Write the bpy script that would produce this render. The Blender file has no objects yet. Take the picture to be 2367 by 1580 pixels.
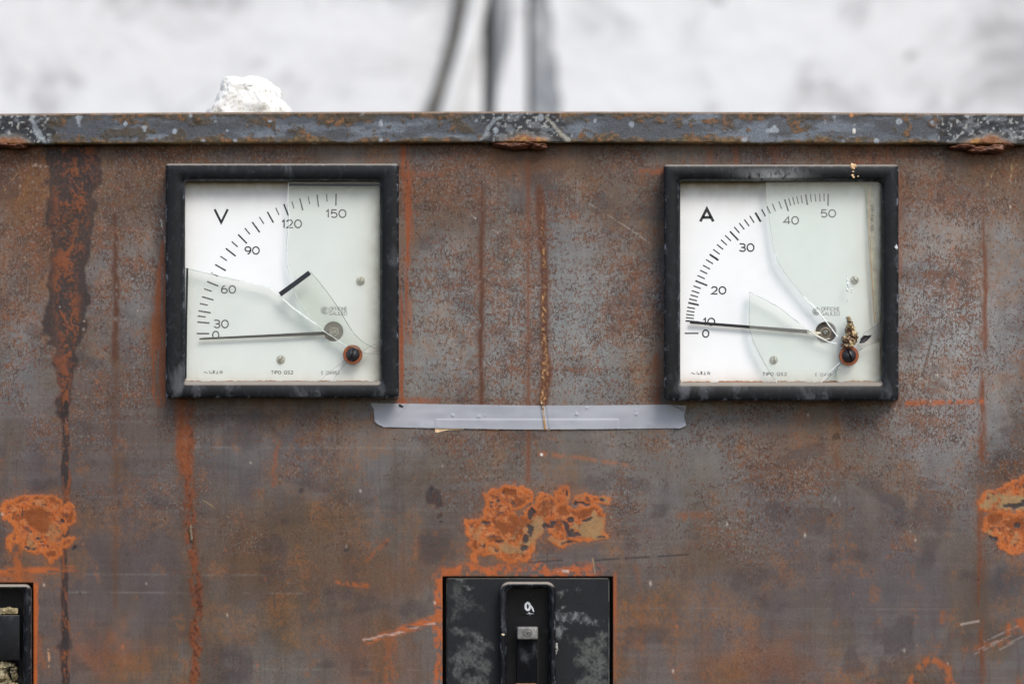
import bpy, bmesh, math, random
import numpy as np
from mathutils import Vector
R = math.radians
random.seed(7)

# ------------------------------------------------------------------ camera
S = 0.000178                 # metres per photograph pixel on the panel sheet
D = 0.75                     # camera to sheet
CXP, CYP = 1080.0, 790.0     # foot of the optical axis
CX = (CXP - 1183.5) * S
scene = bpy.context.scene
cd = bpy.data.cameras.new('camera')
cam = bpy.data.objects.new('camera', cd)
scene.collection.objects.link(cam)
scene.camera = cam
cam.location = (CX, -D, (790 - CYP) * S)
cam.rotation_euler = (R(90), 0, 0)
cd.sensor_width = 36.0
cd.lens = 36.0 * D / (2367 * S)
cd.shift_x = (1183.5 - CXP) / 2367.0
cd.clip_start = 0.02
cd.clip_end = 50
cd.dof.use_dof = True
cd.dof.focus_distance = D - 0.008
cd.dof.aperture_fstop = cd.lens / 17.0

# ------------------------------------------------------------------ light
w = bpy.data.worlds.new('World')
scene.world = w
w.use_nodes = True
nt = w.node_tree
nt.nodes.clear()
wo = nt.nodes.new('ShaderNodeOutputWorld')
bg = nt.nodes.new('ShaderNodeBackground')
sk = nt.nodes.new('ShaderNodeTexSky')
sk.sky_type = 'NISHITA'
sk.sun_disc = False
SUN_EL, SUN_AZ = 46.0, 22.0   # azimuth towards the right of the viewer's back
sk.sun_elevation = R(SUN_EL)
sk.sun_rotation = R(180 - SUN_AZ)
sk.air_density = 1.0
sk.dust_density = 2.0
sk.ozone_density = 1.6
bg.inputs['Strength'].default_value = 0.11
nt.links.new(sk.outputs[0], bg.inputs['Color'])
nt.links.new(bg.outputs[0], wo.inputs[0])
sd = bpy.data.lights.new('sun', 'SUN')
sd.energy = 1.15
sd.angle = R(26)
sd.color = (1.0, 0.96, 0.90)
so = bpy.data.objects.new('sun', sd)
scene.collection.objects.link(so)
el, az = R(SUN_EL), R(SUN_AZ)
sdir = Vector((math.sin(az) * math.cos(el), -math.cos(az) * math.cos(el), math.sin(el)))
so.rotation_euler = sdir.to_track_quat('Z', 'Y').to_euler()
so.location = (0.5, -1, 1.5)
scene.view_settings.view_transform = 'Standard'
scene.view_settings.look = 'None'
scene.view_settings.gamma = 1
scene.view_settings.use_curve_mapping = False
scene.view_settings.exposure = 0.82
scene.render.engine = 'CYCLES'
scene.cycles.max_bounces = 10
scene.cycles.transparent_max_bounces = 16
scene.cycles.caustics_reflective = False
scene.cycles.caustics_refractive = False

# ------------------------------------------------------------------ helpers
def P(px, py, y=0.0):
    """photograph pixel measured on something standing at depth y (metres)"""
    k = (D + y) / D
    X = (px - 1183.5) * S
    Z = (790 - py) * S
    return Vector((CX + (X - CX) * k, y, Z * k))

def lin(c):
    return tuple(((v / 255) / 12.92 if v / 255 <= 0.04045 else ((v / 255 + 0.055) / 1.055) ** 2.4) for v in c)

def lin4(c): return lin(c) + (1.0,)

def tag(o, label=None, cat=None, group=None, kind=None):
    if label: o['label'] = label
    if cat: o['category'] = cat
    if group: o['group'] = group
    if kind: o['kind'] = kind
    return o

def empty(name, loc):
    o = bpy.data.objects.new(name, None)
    o.empty_display_size = 0.02
    scene.collection.objects.link(o)
    o.location = loc
    return o

def wloc(o):
    v = Vector(o.location)
    while o.parent:
        o = o.parent
        v += Vector(o.location)
    return v

class MB:
    def __init__(s):
        s.v = []; s.f = []; s.m = []; s.a = {}
    def add(s, vs, fs, m=0, **att):
        b = len(s.v)
        for k in att:
            s.a.setdefault(k, {})
        s.v += [tuple(x) for x in vs]
        for i in range(len(vs)):
            for k, val in att.items():
                s.a[k][b + i] = val[i] if hasattr(val, '__len__') else val
        s.f += [tuple(b + i for i in f) for f in fs]
        s.m += [m] * len(fs)
        return b
    def build(s, name, mats, parent=None, smooth=True, origin=None, auto=None):
        me = bpy.data.meshes.new(name)
        base = wloc(parent) if parent else (Vector(origin) if origin is not None else Vector((0, 0, 0)))
        me.from_pydata([tuple(Vector(v) - base) for v in s.v], [], s.f)
        if not isinstance(mats, (list, tuple)): mats = [mats]
        for m in mats: me.materials.append(m)
        me.polygons.foreach_set('material_index', s.m)
        for k, d in s.a.items():
            at = me.attributes.new(k, 'FLOAT', 'POINT')
            arr = np.zeros(len(s.v), dtype=np.float32)
            for i, val in d.items(): arr[i] = val
            at.data.foreach_set('value', arr)
        me.validate()
        bm = bmesh.new(); bm.from_mesh(me)
        bmesh.ops.recalc_face_normals(bm, faces=bm.faces)
        bm.to_mesh(me); bm.free()
        if smooth:
            me.polygons.foreach_set('use_smooth', [True] * len(me.polygons))
            if auto: me.set_sharp_from_angle(angle=R(auto))
        me.update()
        o = bpy.data.objects.new(name, me)
        scene.collection.objects.link(o)
        if parent: o.parent = parent
        elif origin is not None: o.location = base
        return o

def rrect(l, t, r, b, rad, n=7):
    """rounded rectangle in pixels, y down, clockwise"""
    pts = []
    for cx, cy, a0 in ((r - rad, t + rad, -90), (r - rad, b - rad, 0), (l + rad, b - rad, 90), (l + rad, t + rad, 180)):
        for i in range(n + 1):
            a = R(a0 + 90 * i / n)
            pts.append((cx + rad * math.cos(a), cy + rad * math.sin(a)))
    return pts

def subdivide(path, maxlen):
    out = []
    n = len(path)
    for i in range(n):
        a, b = path[i], path[(i + 1) % n]
        L = math.hypot(b[0] - a[0], b[1] - a[1])
        k = max(1, int(L / maxlen))
        for j in range(k):
            out.append((a[0] + (b[0] - a[0]) * j / k, a[1] + (b[1] - a[1]) * j / k))
    return out

def loft(mb, rings, m=0, cap0=False, cap1=False, **att):
    """rings: list of (points px, y); equal point counts"""
    n = len(rings[0][0])
    vs = []; av = {k: [] for k in att}
    for j, (pts, y) in enumerate(rings):
        for q in pts:
            vs.append(P(q[0], q[1], y))
            for k in att: av[k].append(att[k][j])
    fs = []
    for j in range(len(rings) - 1):
        for i in range(n):
            i2 = (i + 1) % n
            fs.append((j * n + i, j * n + i2, (j + 1) * n + i2, (j + 1) * n + i))
    if cap0: fs.append(tuple(range(n)))
    if cap1: fs.append(tuple((len(rings) - 1) * n + i for i in range(n)))
    mb.add(vs, fs, m, **av)

def box(mb, l, t, r, b, y0, y1, rad=0.0, bev=0.0, m=0):
    """block seen from the front between pixels, front at y0, back at y1"""
    rad = max(rad, 0.5)
    if bev:
        dy = bev * S
        rings = [(rrect(l, t, r, b, rad), y1), (rrect(l, t, r, b, rad), y0 + dy),
                 (rrect(l + bev * .3, t + bev * .3, r - bev * .3, b - bev * .3, max(.4, rad - bev * .3)), y0 + dy * .3),
                 (rrect(l + bev, t + bev, r - bev, b - bev, max(.3, rad - bev)), y0)]
    else:
        rings = [(rrect(l, t, r, b, rad), y1), (rrect(l, t, r, b, rad), y0)]
    loft(mb, rings, m, cap0=True, cap1=True)

def disc(mb, cx, cy, prof, n=40, m=0):
    """turned piece facing the viewer: prof = list of (radius px, y)"""
    vs = []; fs = []
    for r, y in prof:
        for i in range(n):
            a = 2 * math.pi * i / n
            vs.append(P(cx, cy, y) + Vector((r * S * math.cos(a), 0, r * S * math.sin(a))))
    for j in range(len(prof) - 1):
        for i in range(n):
            i2 = (i + 1) % n
            fs.append((j * n + i, j * n + i2, (j + 1) * n + i2, (j + 1) * n + i))
    fs.append(tuple(range(n)))
    fs.append(tuple((len(prof) - 1) * n + i for i in range(n)))
    mb.add(vs, fs, m)

def ribbon(mb, pts, wd, y, m=0, closed=False, th=0.00008):
    """flat inked or chamfer stroke of width wd px lying at depth y"""
    n = len(pts)
    if n < 2: return
    ws = wd if hasattr(wd, '__len__') else [wd] * n
    L = []; Rr = []
    for i in range(n):
        if closed:
            a, b = pts[i - 1], pts[(i + 1) % n]
            p = pts[i]
        else:
            a, b = pts[max(0, i - 1)], pts[min(n - 1, i + 1)]
            p = pts[i]
        d0 = Vector((p[0] - a[0], p[1] - a[1])); d1 = Vector((b[0] - p[0], b[1] - p[1]))
        if d0.length < 1e-6: d0 = d1.copy()
        if d1.length < 1e-6: d1 = d0.copy()
        d0.normalize(); d1.normalize()
        t = d0 + d1
        if t.length < 1e-4: t = d1
        t.normalize()
        nn = Vector((-t.y, t.x))
        c = max(.45, nn.dot(Vector((-d1.y, d1.x))))
        h = ws[i] / 2 / c
        L.append((p[0] + nn.x * h, p[1] + nn.y * h)); Rr.append((p[0] - nn.x * h, p[1] - nn.y * h))
    vs = [P(q[0], q[1], y - th) for q in L] + [P(q[0], q[1], y - th) for q in Rr]
    vs += [P(q[0], q[1], y) for q in L] + [P(q[0], q[1], y) for q in Rr]
    fs = []
    for i in range(n if closed else n - 1):
        j = (i + 1) % n
        fs += [(i, j, n + j, n + i), (i, 2 * n + i, 2 * n + j, j), (n + i, n + j, 3 * n + j, 3 * n + i)]
    if not closed:
        fs += [(0, n, 3 * n, 2 * n), (n - 1, 2 * n - 1, 4 * n - 1, 3 * n - 1)]
    mb.add(vs, fs, m)

def arc(cx, cy, rx, ry, a0, a1, n=14):
    return [(cx + rx * math.cos(R(a0 + (a1 - a0) * i / n)), cy + ry * math.sin(R(a0 + (a1 - a0) * i / n))) for i in range(n + 1)]

# stroke alphabet in a unit box, y up: char -> (width factor, strokes)
GL = {
 '0': (1, [arc(.5, .5, .5, .5, 90, 450, 28)]),
 'O': (1, [arc(.5, .5, .5, .5, 90, 450, 28)]),
 '1': (.45, [[(.1, .74), (.75, 1), (.75, 0)]]),
 '2': (.95, [arc(.48, .7, .44, .3, 165, -25) + [(.7, .4), (.03, 0), (1, 0)]]),
 '3': (.92, [[(.05, 1), (.5, 1)] + arc(.5, .76, .42, .24, 90, -90)[1:] + [(.3, .52)],
             [(.5, .52)] + arc(.5, .26, .47, .26, 90, -160)[1:]]),
 '4': (1, [[(.74, 0), (.74, 1), (0, .27), (1, .27)]]),
 '5': (.95, [[(.9, 1), (.2, 1), (.1, .52)] + arc(.5, .32, .45, .32, 138, -150)]),
 '6': (.95, [arc(.5, .31, .46, .31, 90, 450, 24), arc(.62, .38, .58, .62, 95, 190, 12)]),
 '9': (.95, [arc(.5, .69, .46, .31, 90, 450, 24), arc(.38, .62, .58, .62, -85, 10, 12)]),
 'V': (.92, [[(0, 1), (.5, 0), (1, 1)]]),
 'A': (.95, [[(0, 0), (.5, 1), (1, 0)], [(.18, .32), (.82, .32)]]),
 'F': (.7, [[(1, 1), (0.05, 1), (.05, 0)], [(.05, .5), (.85, .5)]]),
 'I': (.14, [[(.5, 0), (.5, 1)]]),
 'C': (.85, [arc(.5, .5, .48, .5, 42, 318, 18)]),
 'N': (.8, [[(.05, 0), (.05, 1), (.95, 0), (.95, 1)]]),
 'E': (.7, [[(1, 1), (0.05, 1), (.05, 0), (1, 0)], [(.05, .5), (.85, .5)]]),
 'G': (.9, [arc(.5, .5, .48, .5, 42, 335, 18) + [(.97, .45), (.55, .45)]]),
 'L': (.65, [[(.05, 1), (.05, 0), (1, 0)]]),
 'T': (.8, [[(0, 1), (1, 1)], [(.5, 1), (.5, 0)]]),
 'P': (.75, [[(.05, 0), (.05, 1), (.6, 1)] + arc(.6, .74, .36, .26, 90, -90)[1:] + [(.05, .48)]]),
 'Q': (1, [arc(.5, .5, .5, .5, 90, 450, 28), [(.6, .3), (1, -.02)]]),
 'S': (.8, [arc(.5, .75, .42, .25, 30, 255, 12) + arc(.5, .25, .45, .25, 80, -150, 12)]),
 's': (.6, [arc(.5, .52, .4, .17, 30, 255, 8) + arc(.5, .17, .42, .17, 80, -150, 8)]),
}
def text(mb, s, l, t, r, b, sw, y, sp=.22, m=0):
    """strokes of string s filling the box l,t,r,b px (outer size incl. stroke)"""
    l += sw / 2; r -= sw / 2; t += sw / 2; b -= sw / 2
    units = 0
    for i, ch in enumerate(s):
        units += (.55 if ch == ' ' else GL[ch][0]) + (sp if i < len(s) - 1 else 0)
    k = (r - l) / units
    x = l
    for ch in s:
        if ch != ' ':
            wf, st = GL[ch]
            for line in st:
                cl = (abs(line[0][0] - line[-1][0]) < 1e-4 and abs(line[0][1] - line[-1][1]) < 1e-4)
                pts = [(x + q[0] * wf * k, b - q[1] * (b - t)) for q in line]
                if cl: ribbon(mb, pts[:-1], sw, y, m, True)
                else: ribbon(mb, pts, sw, y, m)
            x += wf * k
        else: x += .55 * k
        x += sp * k

# ------------------------------------------------------------------ materials
class NT:
    def __init__(s, name):
        s.mat = bpy.data.materials.new(name)
        s.mat.use_nodes = True
        s.t = s.mat.node_tree
        s.t.nodes.clear()
        s.out = s.t.nodes.new('ShaderNodeOutputMaterial')
        s._tc = None
    def n(s, typ, **kw):
        nd = s.t.nodes.new(typ)
        for k, v in kw.items(): setattr(nd, k, v)
        return nd
    def link(s, a, b): s.t.links.new(a, b)
    def co(s):
        if s._tc is None: s._tc = s.n('ShaderNodeTexCoord').outputs['Object']
        return s._tc
    def mapped(s, sc=(1, 1, 1), loc=(0, 0, 0), rot=(0, 0, 0)):
        mp = s.n('ShaderNodeMapping')
        mp.inputs['Scale'].default_value = sc
        mp.inputs['Location'].default_value = loc
        mp.inputs['Rotation'].default_value = rot
        s.link(s.co(), mp.inputs[0])
        return mp.outputs[0]
    def noise(s, scale, detail=3, rough=.55, sc=(1, 1, 1), loc=(0, 0, 0), dist=0, rot=(0, 0, 0)):
        nd = s.n('ShaderNodeTexNoise')
        nd.inputs['Scale'].default_value = scale
        nd.inputs['Detail'].default_value = detail
        nd.inputs['Roughness'].default_value = rough
        nd.inputs['Distortion'].default_value = dist
        s.link(s.mapped(sc, loc, rot), nd.inputs['Vector'])
        return nd.outputs['Fac']
    def ramp(s, fac, a, b, lo=0.0, hi=1.0):
        nd = s.n('ShaderNodeMapRange', interpolation_type='SMOOTHSTEP')
        s.val(fac, nd.inputs['Value']); s.val(a, nd.inputs['From Min']); s.val(b, nd.inputs['From Max'])
        nd.inputs['To Min'].default_value = lo; nd.inputs['To Max'].default_value = hi
        return nd.outputs['Result']
    def val(s, x, inp):
        if isinstance(x, (int, float)): inp.default_value = x
        elif isinstance(x, (tuple, list)): inp.default_value = x if len(x) == len(inp.default_value) else tuple(x) + (1,)
        else: s.link(x, inp)
    def math(s, op, a, b=0.0, c=None, clamp=False):
        nd = s.n('ShaderNodeMath', operation=op, use_clamp=clamp)
        s.val(a, nd.inputs[0]); s.val(b, nd.inputs[1])
        if c is not None: s.val(c, nd.inputs[2])
        return nd.outputs[0]
    def mix(s, f, a, b, mode='MIX'):
        nd = s.n('ShaderNodeMix', data_type='RGBA', blend_type=mode)
        s.val(f, nd.inputs[0]); s.val(a, nd.inputs[6]); s.val(b, nd.inputs[7])
        return nd.outputs[2]
    def attr(s, name, out='Fac'):
        return s.n('ShaderNodeAttribute', attribute_name=name).outputs[out]
    def bump(s, h, dist, strength=1.0, nrm=None):
        nd = s.n('ShaderNodeBump')
        nd.inputs['Distance'].default_value = dist
        nd.inputs['Strength'].default_value = strength
        s.link(h, nd.inputs['Height'])
        if nrm is not None: s.link(nrm, nd.inputs['Normal'])
        return nd.outputs[0]
    def bsdf(s, col, rough=.5, metal=0.0, spec=.5, nrm=None, **kw):
        b = s.n('ShaderNodeBsdfPrincipled')
        s.val(col if not isinstance(col, tuple) or len(col) == 4 else col + (1,), b.inputs['Base Color'])
        s.val(rough, b.inputs['Roughness']); s.val(metal, b.inputs['Metallic'])
        s.val(spec, b.inputs['Specular IOR Level'])
        if nrm is not None: s.link(nrm, b.inputs['Normal'])
        for k, v in kw.items(): s.val(v, b.inputs[k])
        s.b = b
        return b.outputs[0]
    def done(s, sh):
        s.link(sh, s.out.inputs['Surface'])
        return s.mat

def simple(name, srgb, rough=.5, metal=0.0, spec=.5, var=.15, nscale=900, bump=0.0, bscale=None):
    t = NT(name)
    f = t.noise(nscale, 4, .6)
    c = lin(srgb)
    col = t.mix(t.ramp(f, .3, .7), tuple(x * (1 - var) for x in c) + (1,), tuple(min(1, x * (1 + var)) for x in c) + (1,))
    nrm = t.bump(t.noise(bscale or nscale * 1.7, 3), bump) if bump else None
    return t.done(t.bsdf(col, rough, metal, spec, nrm))

M = {}
# rusted sheet: paint and rust map come per vertex, flecks and grain from noise
def sheet_mat():
    t = NT('rusted_sheet_steel')
    base = t.attr('paint', 'Color')
    dens = t.attr('fleck')
    n1 = t.noise(640, 5, .78, (1.2, 1, .9))
    n2 = t.noise(1450, 4, .7, (1.3, 1, .7), (3, 1, 2))
    nn = t.math('ADD', t.math('MULTIPLY', n1, .5), t.math('MULTIPLY', n2, .5))
    thr = t.math('SUBTRACT', .625, t.math('MULTIPLY', dens, .135))
    m1 = t.ramp(nn, thr, t.math('ADD', thr, .045))
    fc = t.mix(t.ramp(t.noise(240, 2), .35, .65), lin4((82, 56, 43)), lin4((122, 78, 52)))
    col = t.mix(t.math('MULTIPLY', m1, .85), base, fc)
    n3 = t.noise(1000, 4, .65, (1.1, 1, .85), (7, 7, 7))
    m3 = t.math('MULTIPLY', t.ramp(n3, .52, .64), t.ramp(dens, .45, 1.1, .06, .42))
    col = t.mix(m3, col, lin4((146, 145, 142)))
    g = t.noise(2600, 2, .6)
    g2 = t.noise(90, 5, .65, (1, 1, .5))
    col = t.mix(1.0, col, t.mix(t.ramp(g, .25, .75), (.72, .72, .72, 1), (1.14, 1.13, 1.11, 1)), 'MULTIPLY')
    col = t.mix(1.0, col, t.mix(t.ramp(g2, .3, .7), (.88, .88, .90, 1), (1.12, 1.10, 1.08, 1)), 'MULTIPLY')
    hh = t.math('ADD', t.math('MULTIPLY', g, .6), t.math('MULTIPLY', m1, .6))
    rg = t.ramp(n1, .3, .7, .5, .72)
    return t.done(t.bsdf(col, t.math('ADD', rg, t.math('MULTIPLY', m1, .1)), 0.0, .38, t.bump(hh, .00012, .8)))
M['sheet'] = sheet_mat()

def rail_mat():
    t = NT('weathered_rail_steel')
    base = t.attr('paint', 'Color')
    n1 = t.noise(500, 4, .6)
    g = t.noise(1900, 3, .6)
    col = t.mix(1.0, base, t.mix(t.ramp(g, .25, .75), (.74, .74, .74, 1), (1.26, 1.25, 1.22, 1)), 'MULTIPLY')
    col = t.mix(1.0, col, t.mix(t.ramp(n1, .3, .7), (.86, .86, .88, 1), (1.14, 1.12, 1.08, 1)), 'MULTIPLY')
    return t.done(t.bsdf(col, t.ramp(n1, .3, .7, .42, .7), 0.0, .45, t.bump(t.math('ADD', g, n1), .00018, .9)))
M['rail'] = rail_mat()

def bakelite(name, base=(20, 21, 23), smudge=.55, dust_toplight=.8, big=0.0, rough=.42):
    t = NT(name)
    wear = t.attr('wear')
    n1 = t.noise(55, 5, .62, (1.6, 1, .8), (1, 4, 2), dist=.4)
    n2 = t.noise(420, 4, .65, (1.4, 1, .7))
    n3 = t.noise(1500, 3, .7)
    c = lin4(base)
    col = t.mix(t.ramp(t.noise(25, 4), .35, .7), c, tuple(x * 1.5 for x in c[:3]) + (1,))
    sm = t.math('MULTIPLY', t.ramp(n1, .56, .72), smudge)
    col = t.mix(sm, col, lin4((96, 98, 102)))
    if big:
        b1 = t.noise(55, 7, .66, (1, 1, 1), (5, 2, 9), dist=.8)
        sm2 = t.math('MULTIPLY', t.ramp(b1, .49, .56), t.ramp(n2, .36, .56, .45, 1))
        col = t.mix(t.math('MULTIPLY', sm2, big), col, lin4((98, 103, 101)))
        b2 = t.noise(90, 7, .68, (1, 1, 1), (2, 8, 1), dist=1)
        col = t.mix(t.math('MULTIPLY', t.ramp(b2, .645, .67), .85), col, lin4((148, 153, 153)))
    fl = t.math('MULTIPLY', t.ramp(n3, .70, .74), .55)
    col = t.mix(fl, col, lin4((150, 148, 142)))
    wr = t.math('MULTIPLY', wear, t.ramp(t.noise(420, 5, .75, (1, 1, .6)), .53, .62))
    col = t.mix(t.math('MULTIPLY', wr, .75), col, lin4((150, 156, 168)))
    sme = t.math('MULTIPLY', t.attr('smear'), t.ramp(n2, .3, .55))
    col = t.mix(t.math('MULTIPLY', sme, .95), col, lin4((165, 167, 165)))
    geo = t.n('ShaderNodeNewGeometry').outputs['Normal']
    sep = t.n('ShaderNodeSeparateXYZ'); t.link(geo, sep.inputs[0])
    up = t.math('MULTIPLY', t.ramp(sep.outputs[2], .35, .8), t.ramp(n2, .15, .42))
    col = t.mix(t.math('MULTIPLY', up, dust_toplight), col, lin4((158, 150, 138)))  # upward faces paler: settled dust plus top light put into the colour
    ro = t.math('ADD', t.ramp(n2, .3, .7, rough - .07, rough + .1), t.math('MULTIPLY', up, .3))
    return t.done(t.bsdf(col, ro, 0.0, .22, t.bump(t.math('ADD', n3, n2), .00005, .8)))
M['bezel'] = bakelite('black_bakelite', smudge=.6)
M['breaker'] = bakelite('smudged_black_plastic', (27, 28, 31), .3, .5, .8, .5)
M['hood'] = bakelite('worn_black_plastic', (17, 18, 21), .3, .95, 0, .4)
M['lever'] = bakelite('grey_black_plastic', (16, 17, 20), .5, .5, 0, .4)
M['cap'] = simple('worn_grey_plastic', (126, 124, 120), .5, var=.25, nscale=700, bump=.00005)
M['deepblack'] = simple('black_recess', (12, 12, 13), .7)

def dial_mat():
    t = NT('white_dial_card')
    n = t.noise(1400, 4, .7)
    n2 = t.noise(60, 3)
    col = t.mix(t.ramp(n2, .3, .7), lin4((238, 240, 238)), lin4((244, 245, 244)))
    col = t.mix(t.math('MULTIPLY', t.ramp(n, .77, .80), .5), col, lin4((120, 116, 108)))
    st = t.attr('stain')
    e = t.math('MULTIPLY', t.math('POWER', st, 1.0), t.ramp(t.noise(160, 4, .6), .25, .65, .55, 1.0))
    col = t.mix(e, col, lin4((150, 128, 78)))  # olive edge tone: yellow grime plus bezel shade put into the colour
    return t.done(t.bsdf(col, .55, 0, .3))
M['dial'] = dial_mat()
M['ink'] = simple('black_dial_ink', (24, 25, 28), .5)
M['needle'] = simple('black_needle_lacquer', (12, 14, 17), .55, var=.3, nscale=2500)
def glass_mat(name, lo_, hi_, tint):
    t = NT(name)
    tr = t.n('ShaderNodeBsdfTransparent'); tr.inputs[0].default_value = tint
    df = t.n('ShaderNodeBsdfDiffuse'); df.inputs[0].default_value = (.80, .82, .78, 1)
    gl = t.n('ShaderNodeBsdfGlossy'); gl.inputs['Roughness'].default_value = .04
    f1 = t.ramp(t.noise(35, 4, .6), .25, .75, lo_, hi_)
    f2 = t.math('MULTIPLY', t.ramp(t.noise(1300, 3, .7), .72, .78), .25)
    mx = t.n('ShaderNodeMixShader'); t.link(t.math('ADD', f1, f2), mx.inputs[0]); t.link(tr.outputs[0], mx.inputs[1]); t.link(df.outputs[0], mx.inputs[2])
    m2 = t.n('ShaderNodeMixShader'); m2.inputs[0].default_value = .04; t.link(mx.outputs[0], m2.inputs[1]); t.link(gl.outputs[0], m2.inputs[2])
    return t.done(m2.outputs[0])
M['glass'] = glass_mat('tinted_glass', 0.05, .10, (.935, .945, .925, 1))
M['glassA'] = glass_mat('dusty_tinted_glass', .12, .20, (.94, .965, .945, 1))
def glass_edge():
    t = NT('broken_glass_edge')
    tr = t.n('ShaderNodeBsdfTransparent'); tr.inputs[0].default_value = (.86, .93, .90, 1)
    b = t.bsdf(lin4((246, 252, 250)), .12, 0, .9)
    mx = t.n('ShaderNodeMixShader'); t.link(t.ramp(t.noise(700, 3), .35, .6, .7, 1), mx.inputs[0])
    t.link(tr.outputs[0], mx.inputs[1]); t.link(b, mx.inputs[2])
    return t.done(mx.outputs[0])
M['gedge'] = glass_edge()
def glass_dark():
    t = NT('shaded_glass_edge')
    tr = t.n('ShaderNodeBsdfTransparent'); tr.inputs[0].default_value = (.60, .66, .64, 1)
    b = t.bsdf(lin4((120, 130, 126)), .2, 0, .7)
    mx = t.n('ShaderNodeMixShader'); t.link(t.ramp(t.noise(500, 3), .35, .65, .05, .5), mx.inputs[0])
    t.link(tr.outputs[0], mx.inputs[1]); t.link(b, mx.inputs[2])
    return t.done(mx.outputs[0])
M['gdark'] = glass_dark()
_t = NT('clear_glass'); _n = _t.n('ShaderNodeBsdfTransparent'); _n.inputs[0].default_value = (.97, .985, .98, 1)
M['gclear'] = _t.done(_n.outputs[0])
M['blackpaint'] = simple('black_edge_paint', (22, 27, 36), .35, var=.5, nscale=1500)
M['rustwasher'] = simple('rusty_washer', (140, 76, 42), .75, var=.35, nscale=1500, bump=.00015)
M['screwblack'] = simple('dark_screw_head', (44, 42, 46), .42, var=.35, nscale=1500, bump=.00008)
M['screwmetal'] = simple('dull_nickel', (196, 192, 180), .38, .35, var=.2, nscale=900, bump=.00004)
M['hubmetal'] = simple('brass_grey_hub', (150, 138, 124), .5, .3, var=.15, nscale=1200)
M['hubdark'] = simple('hub_well', (104, 95, 88), .6, .2, var=.15, nscale=1200)
M['bright'] = simple('bright_wire', (215, 218, 220), .2, 1.0)
M['deposit'] = simple('rust_dust', (146, 92, 48), .9, var=.6, nscale=1500, bump=.0003)
M['weld'] = simple('rusted_weld', (96, 58, 38), .5, .1, .5, .5, 350, .0002, 400)
M['white'] = simple('white_print', (214, 218, 222), .6, var=.2, nscale=2000)
M['beige'] = simple('broken_beige_resin', (150, 138, 108), .35, var=.75, nscale=110, bump=.0003, bscale=160)
M['paper'] = simple('tan_paper', (222, 190, 150), .85, var=.2, nscale=900, bump=.0001)
M['cocoon'] = simple('dry_twig', (124, 108, 88), .8, var=.35, nscale=1200, bump=.0002)
def lump_mat():
    t = NT('glossy_brown_crust')
    n = t.noise(420, 4, .6)
    col = t.mix(t.ramp(n, .42, .62), lin4((92, 58, 32)), lin4((226, 200, 150)))
    return t.done(t.bsdf(col, .22, 0.1, .8, t.bump(t.noise(900, 3), .0005, 1)))
M['lump'] = lump_mat()
def stone_mat():
    t = NT('white_stone')
    n = t.noise(620, 4, .6); n2 = t.noise(70, 4, .6)
    col = t.mix(t.ramp(n2, .35, .7), lin4((238, 236, 228)), lin4((248, 247, 243)))
    col = t.mix(t.math('MULTIPLY', t.ramp(n, .52, .64), .55), col, lin4((176, 170, 150)))
    return t.done(t.bsdf(col, .85, 0, .2, t.bump(t.noise(900, 5, .7), .0003, .8)))
M['stone'] = stone_mat()
def wall_mat(name, base, stain, amt, seed):
    t = NT(name)
    n = t.noise(10, 9, .72, (1, 1, 1.2), (seed, 2, 3), dist=.6)
    n2 = t.noise(55, 3, .6, (1, 1, 1), (seed, 0, 1))
    n3 = t.noise(5, 3, .5, (1, 1, 1), (0, seed, 1))
    col = t.mix(t.math('MULTIPLY', t.ramp(n, .47, .68), amt), lin4(base), lin4(stain))
    col = t.mix(t.math('MULTIPLY', t.ramp(n2, .66, .74), amt * 1.0), col, lin4(stain))
    col = t.mix(t.ramp(n3, .35, .7, 0, .16), col, lin4((206, 198, 196)))
    return t.done(t.bsdf(col, .8, 0, .25, t.bump(t.noise(40, 5), .004, .6)))
M['wall'] = wall_mat('whitewashed_plaster', (229, 230, 230), (146, 146, 147), .8, 3)
M['peel'] = wall_mat('grey_peeled_plaster', (132, 137, 142), (225, 225, 222), .6, 9)
M['cable'] = simple('grey_cable_sheath', (96, 93, 86), .6, var=.3, nscale=60)
M['conduit'] = simple('white_conduit_paint', (228, 228, 226), .6, var=.12, nscale=50)

# ------------------------------------------------------------------ numpy noise
def vnoise(x, y, seed):
    rs = np.random.RandomState(abs(int(seed)) % 100000)
    tab = rs.rand(256, 256).astype(np.float32)
    xi = np.floor(x).astype(np.int32); yi = np.floor(y).astype(np.int32)
    fx = (x - xi).astype(np.float32); fy = (y - yi).astype(np.float32)
    fx = fx * fx * (3 - 2 * fx); fy = fy * fy * (3 - 2 * fy)
    x0 = xi & 255; x1 = (xi + 1) & 255; y0 = yi & 255; y1 = (yi + 1) & 255
    a = tab[y0, x0] * (1 - fx) + tab[y0, x1] * fx
    b = tab[y1, x0] * (1 - fx) + tab[y1, x1] * fx
    return a * (1 - fy) + b * fy
def fbm(x, y, sx, sy, seed, octv=4, g=.55):
    s = 0; a = 1; tot = 0
    for o in range(octv):
        s = s + a * vnoise(x / sx * 2 ** o + 17.3 * o, y / sy * 2 ** o + 5.1 * o, seed + o)
        tot += a; a *= g
    return s / tot            # about .5 +- .15
def ss(x, a, b):
    t = np.clip((x - a) / (b - a), 0, 1)
    return t * t * (3 - 2 * t)

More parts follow.
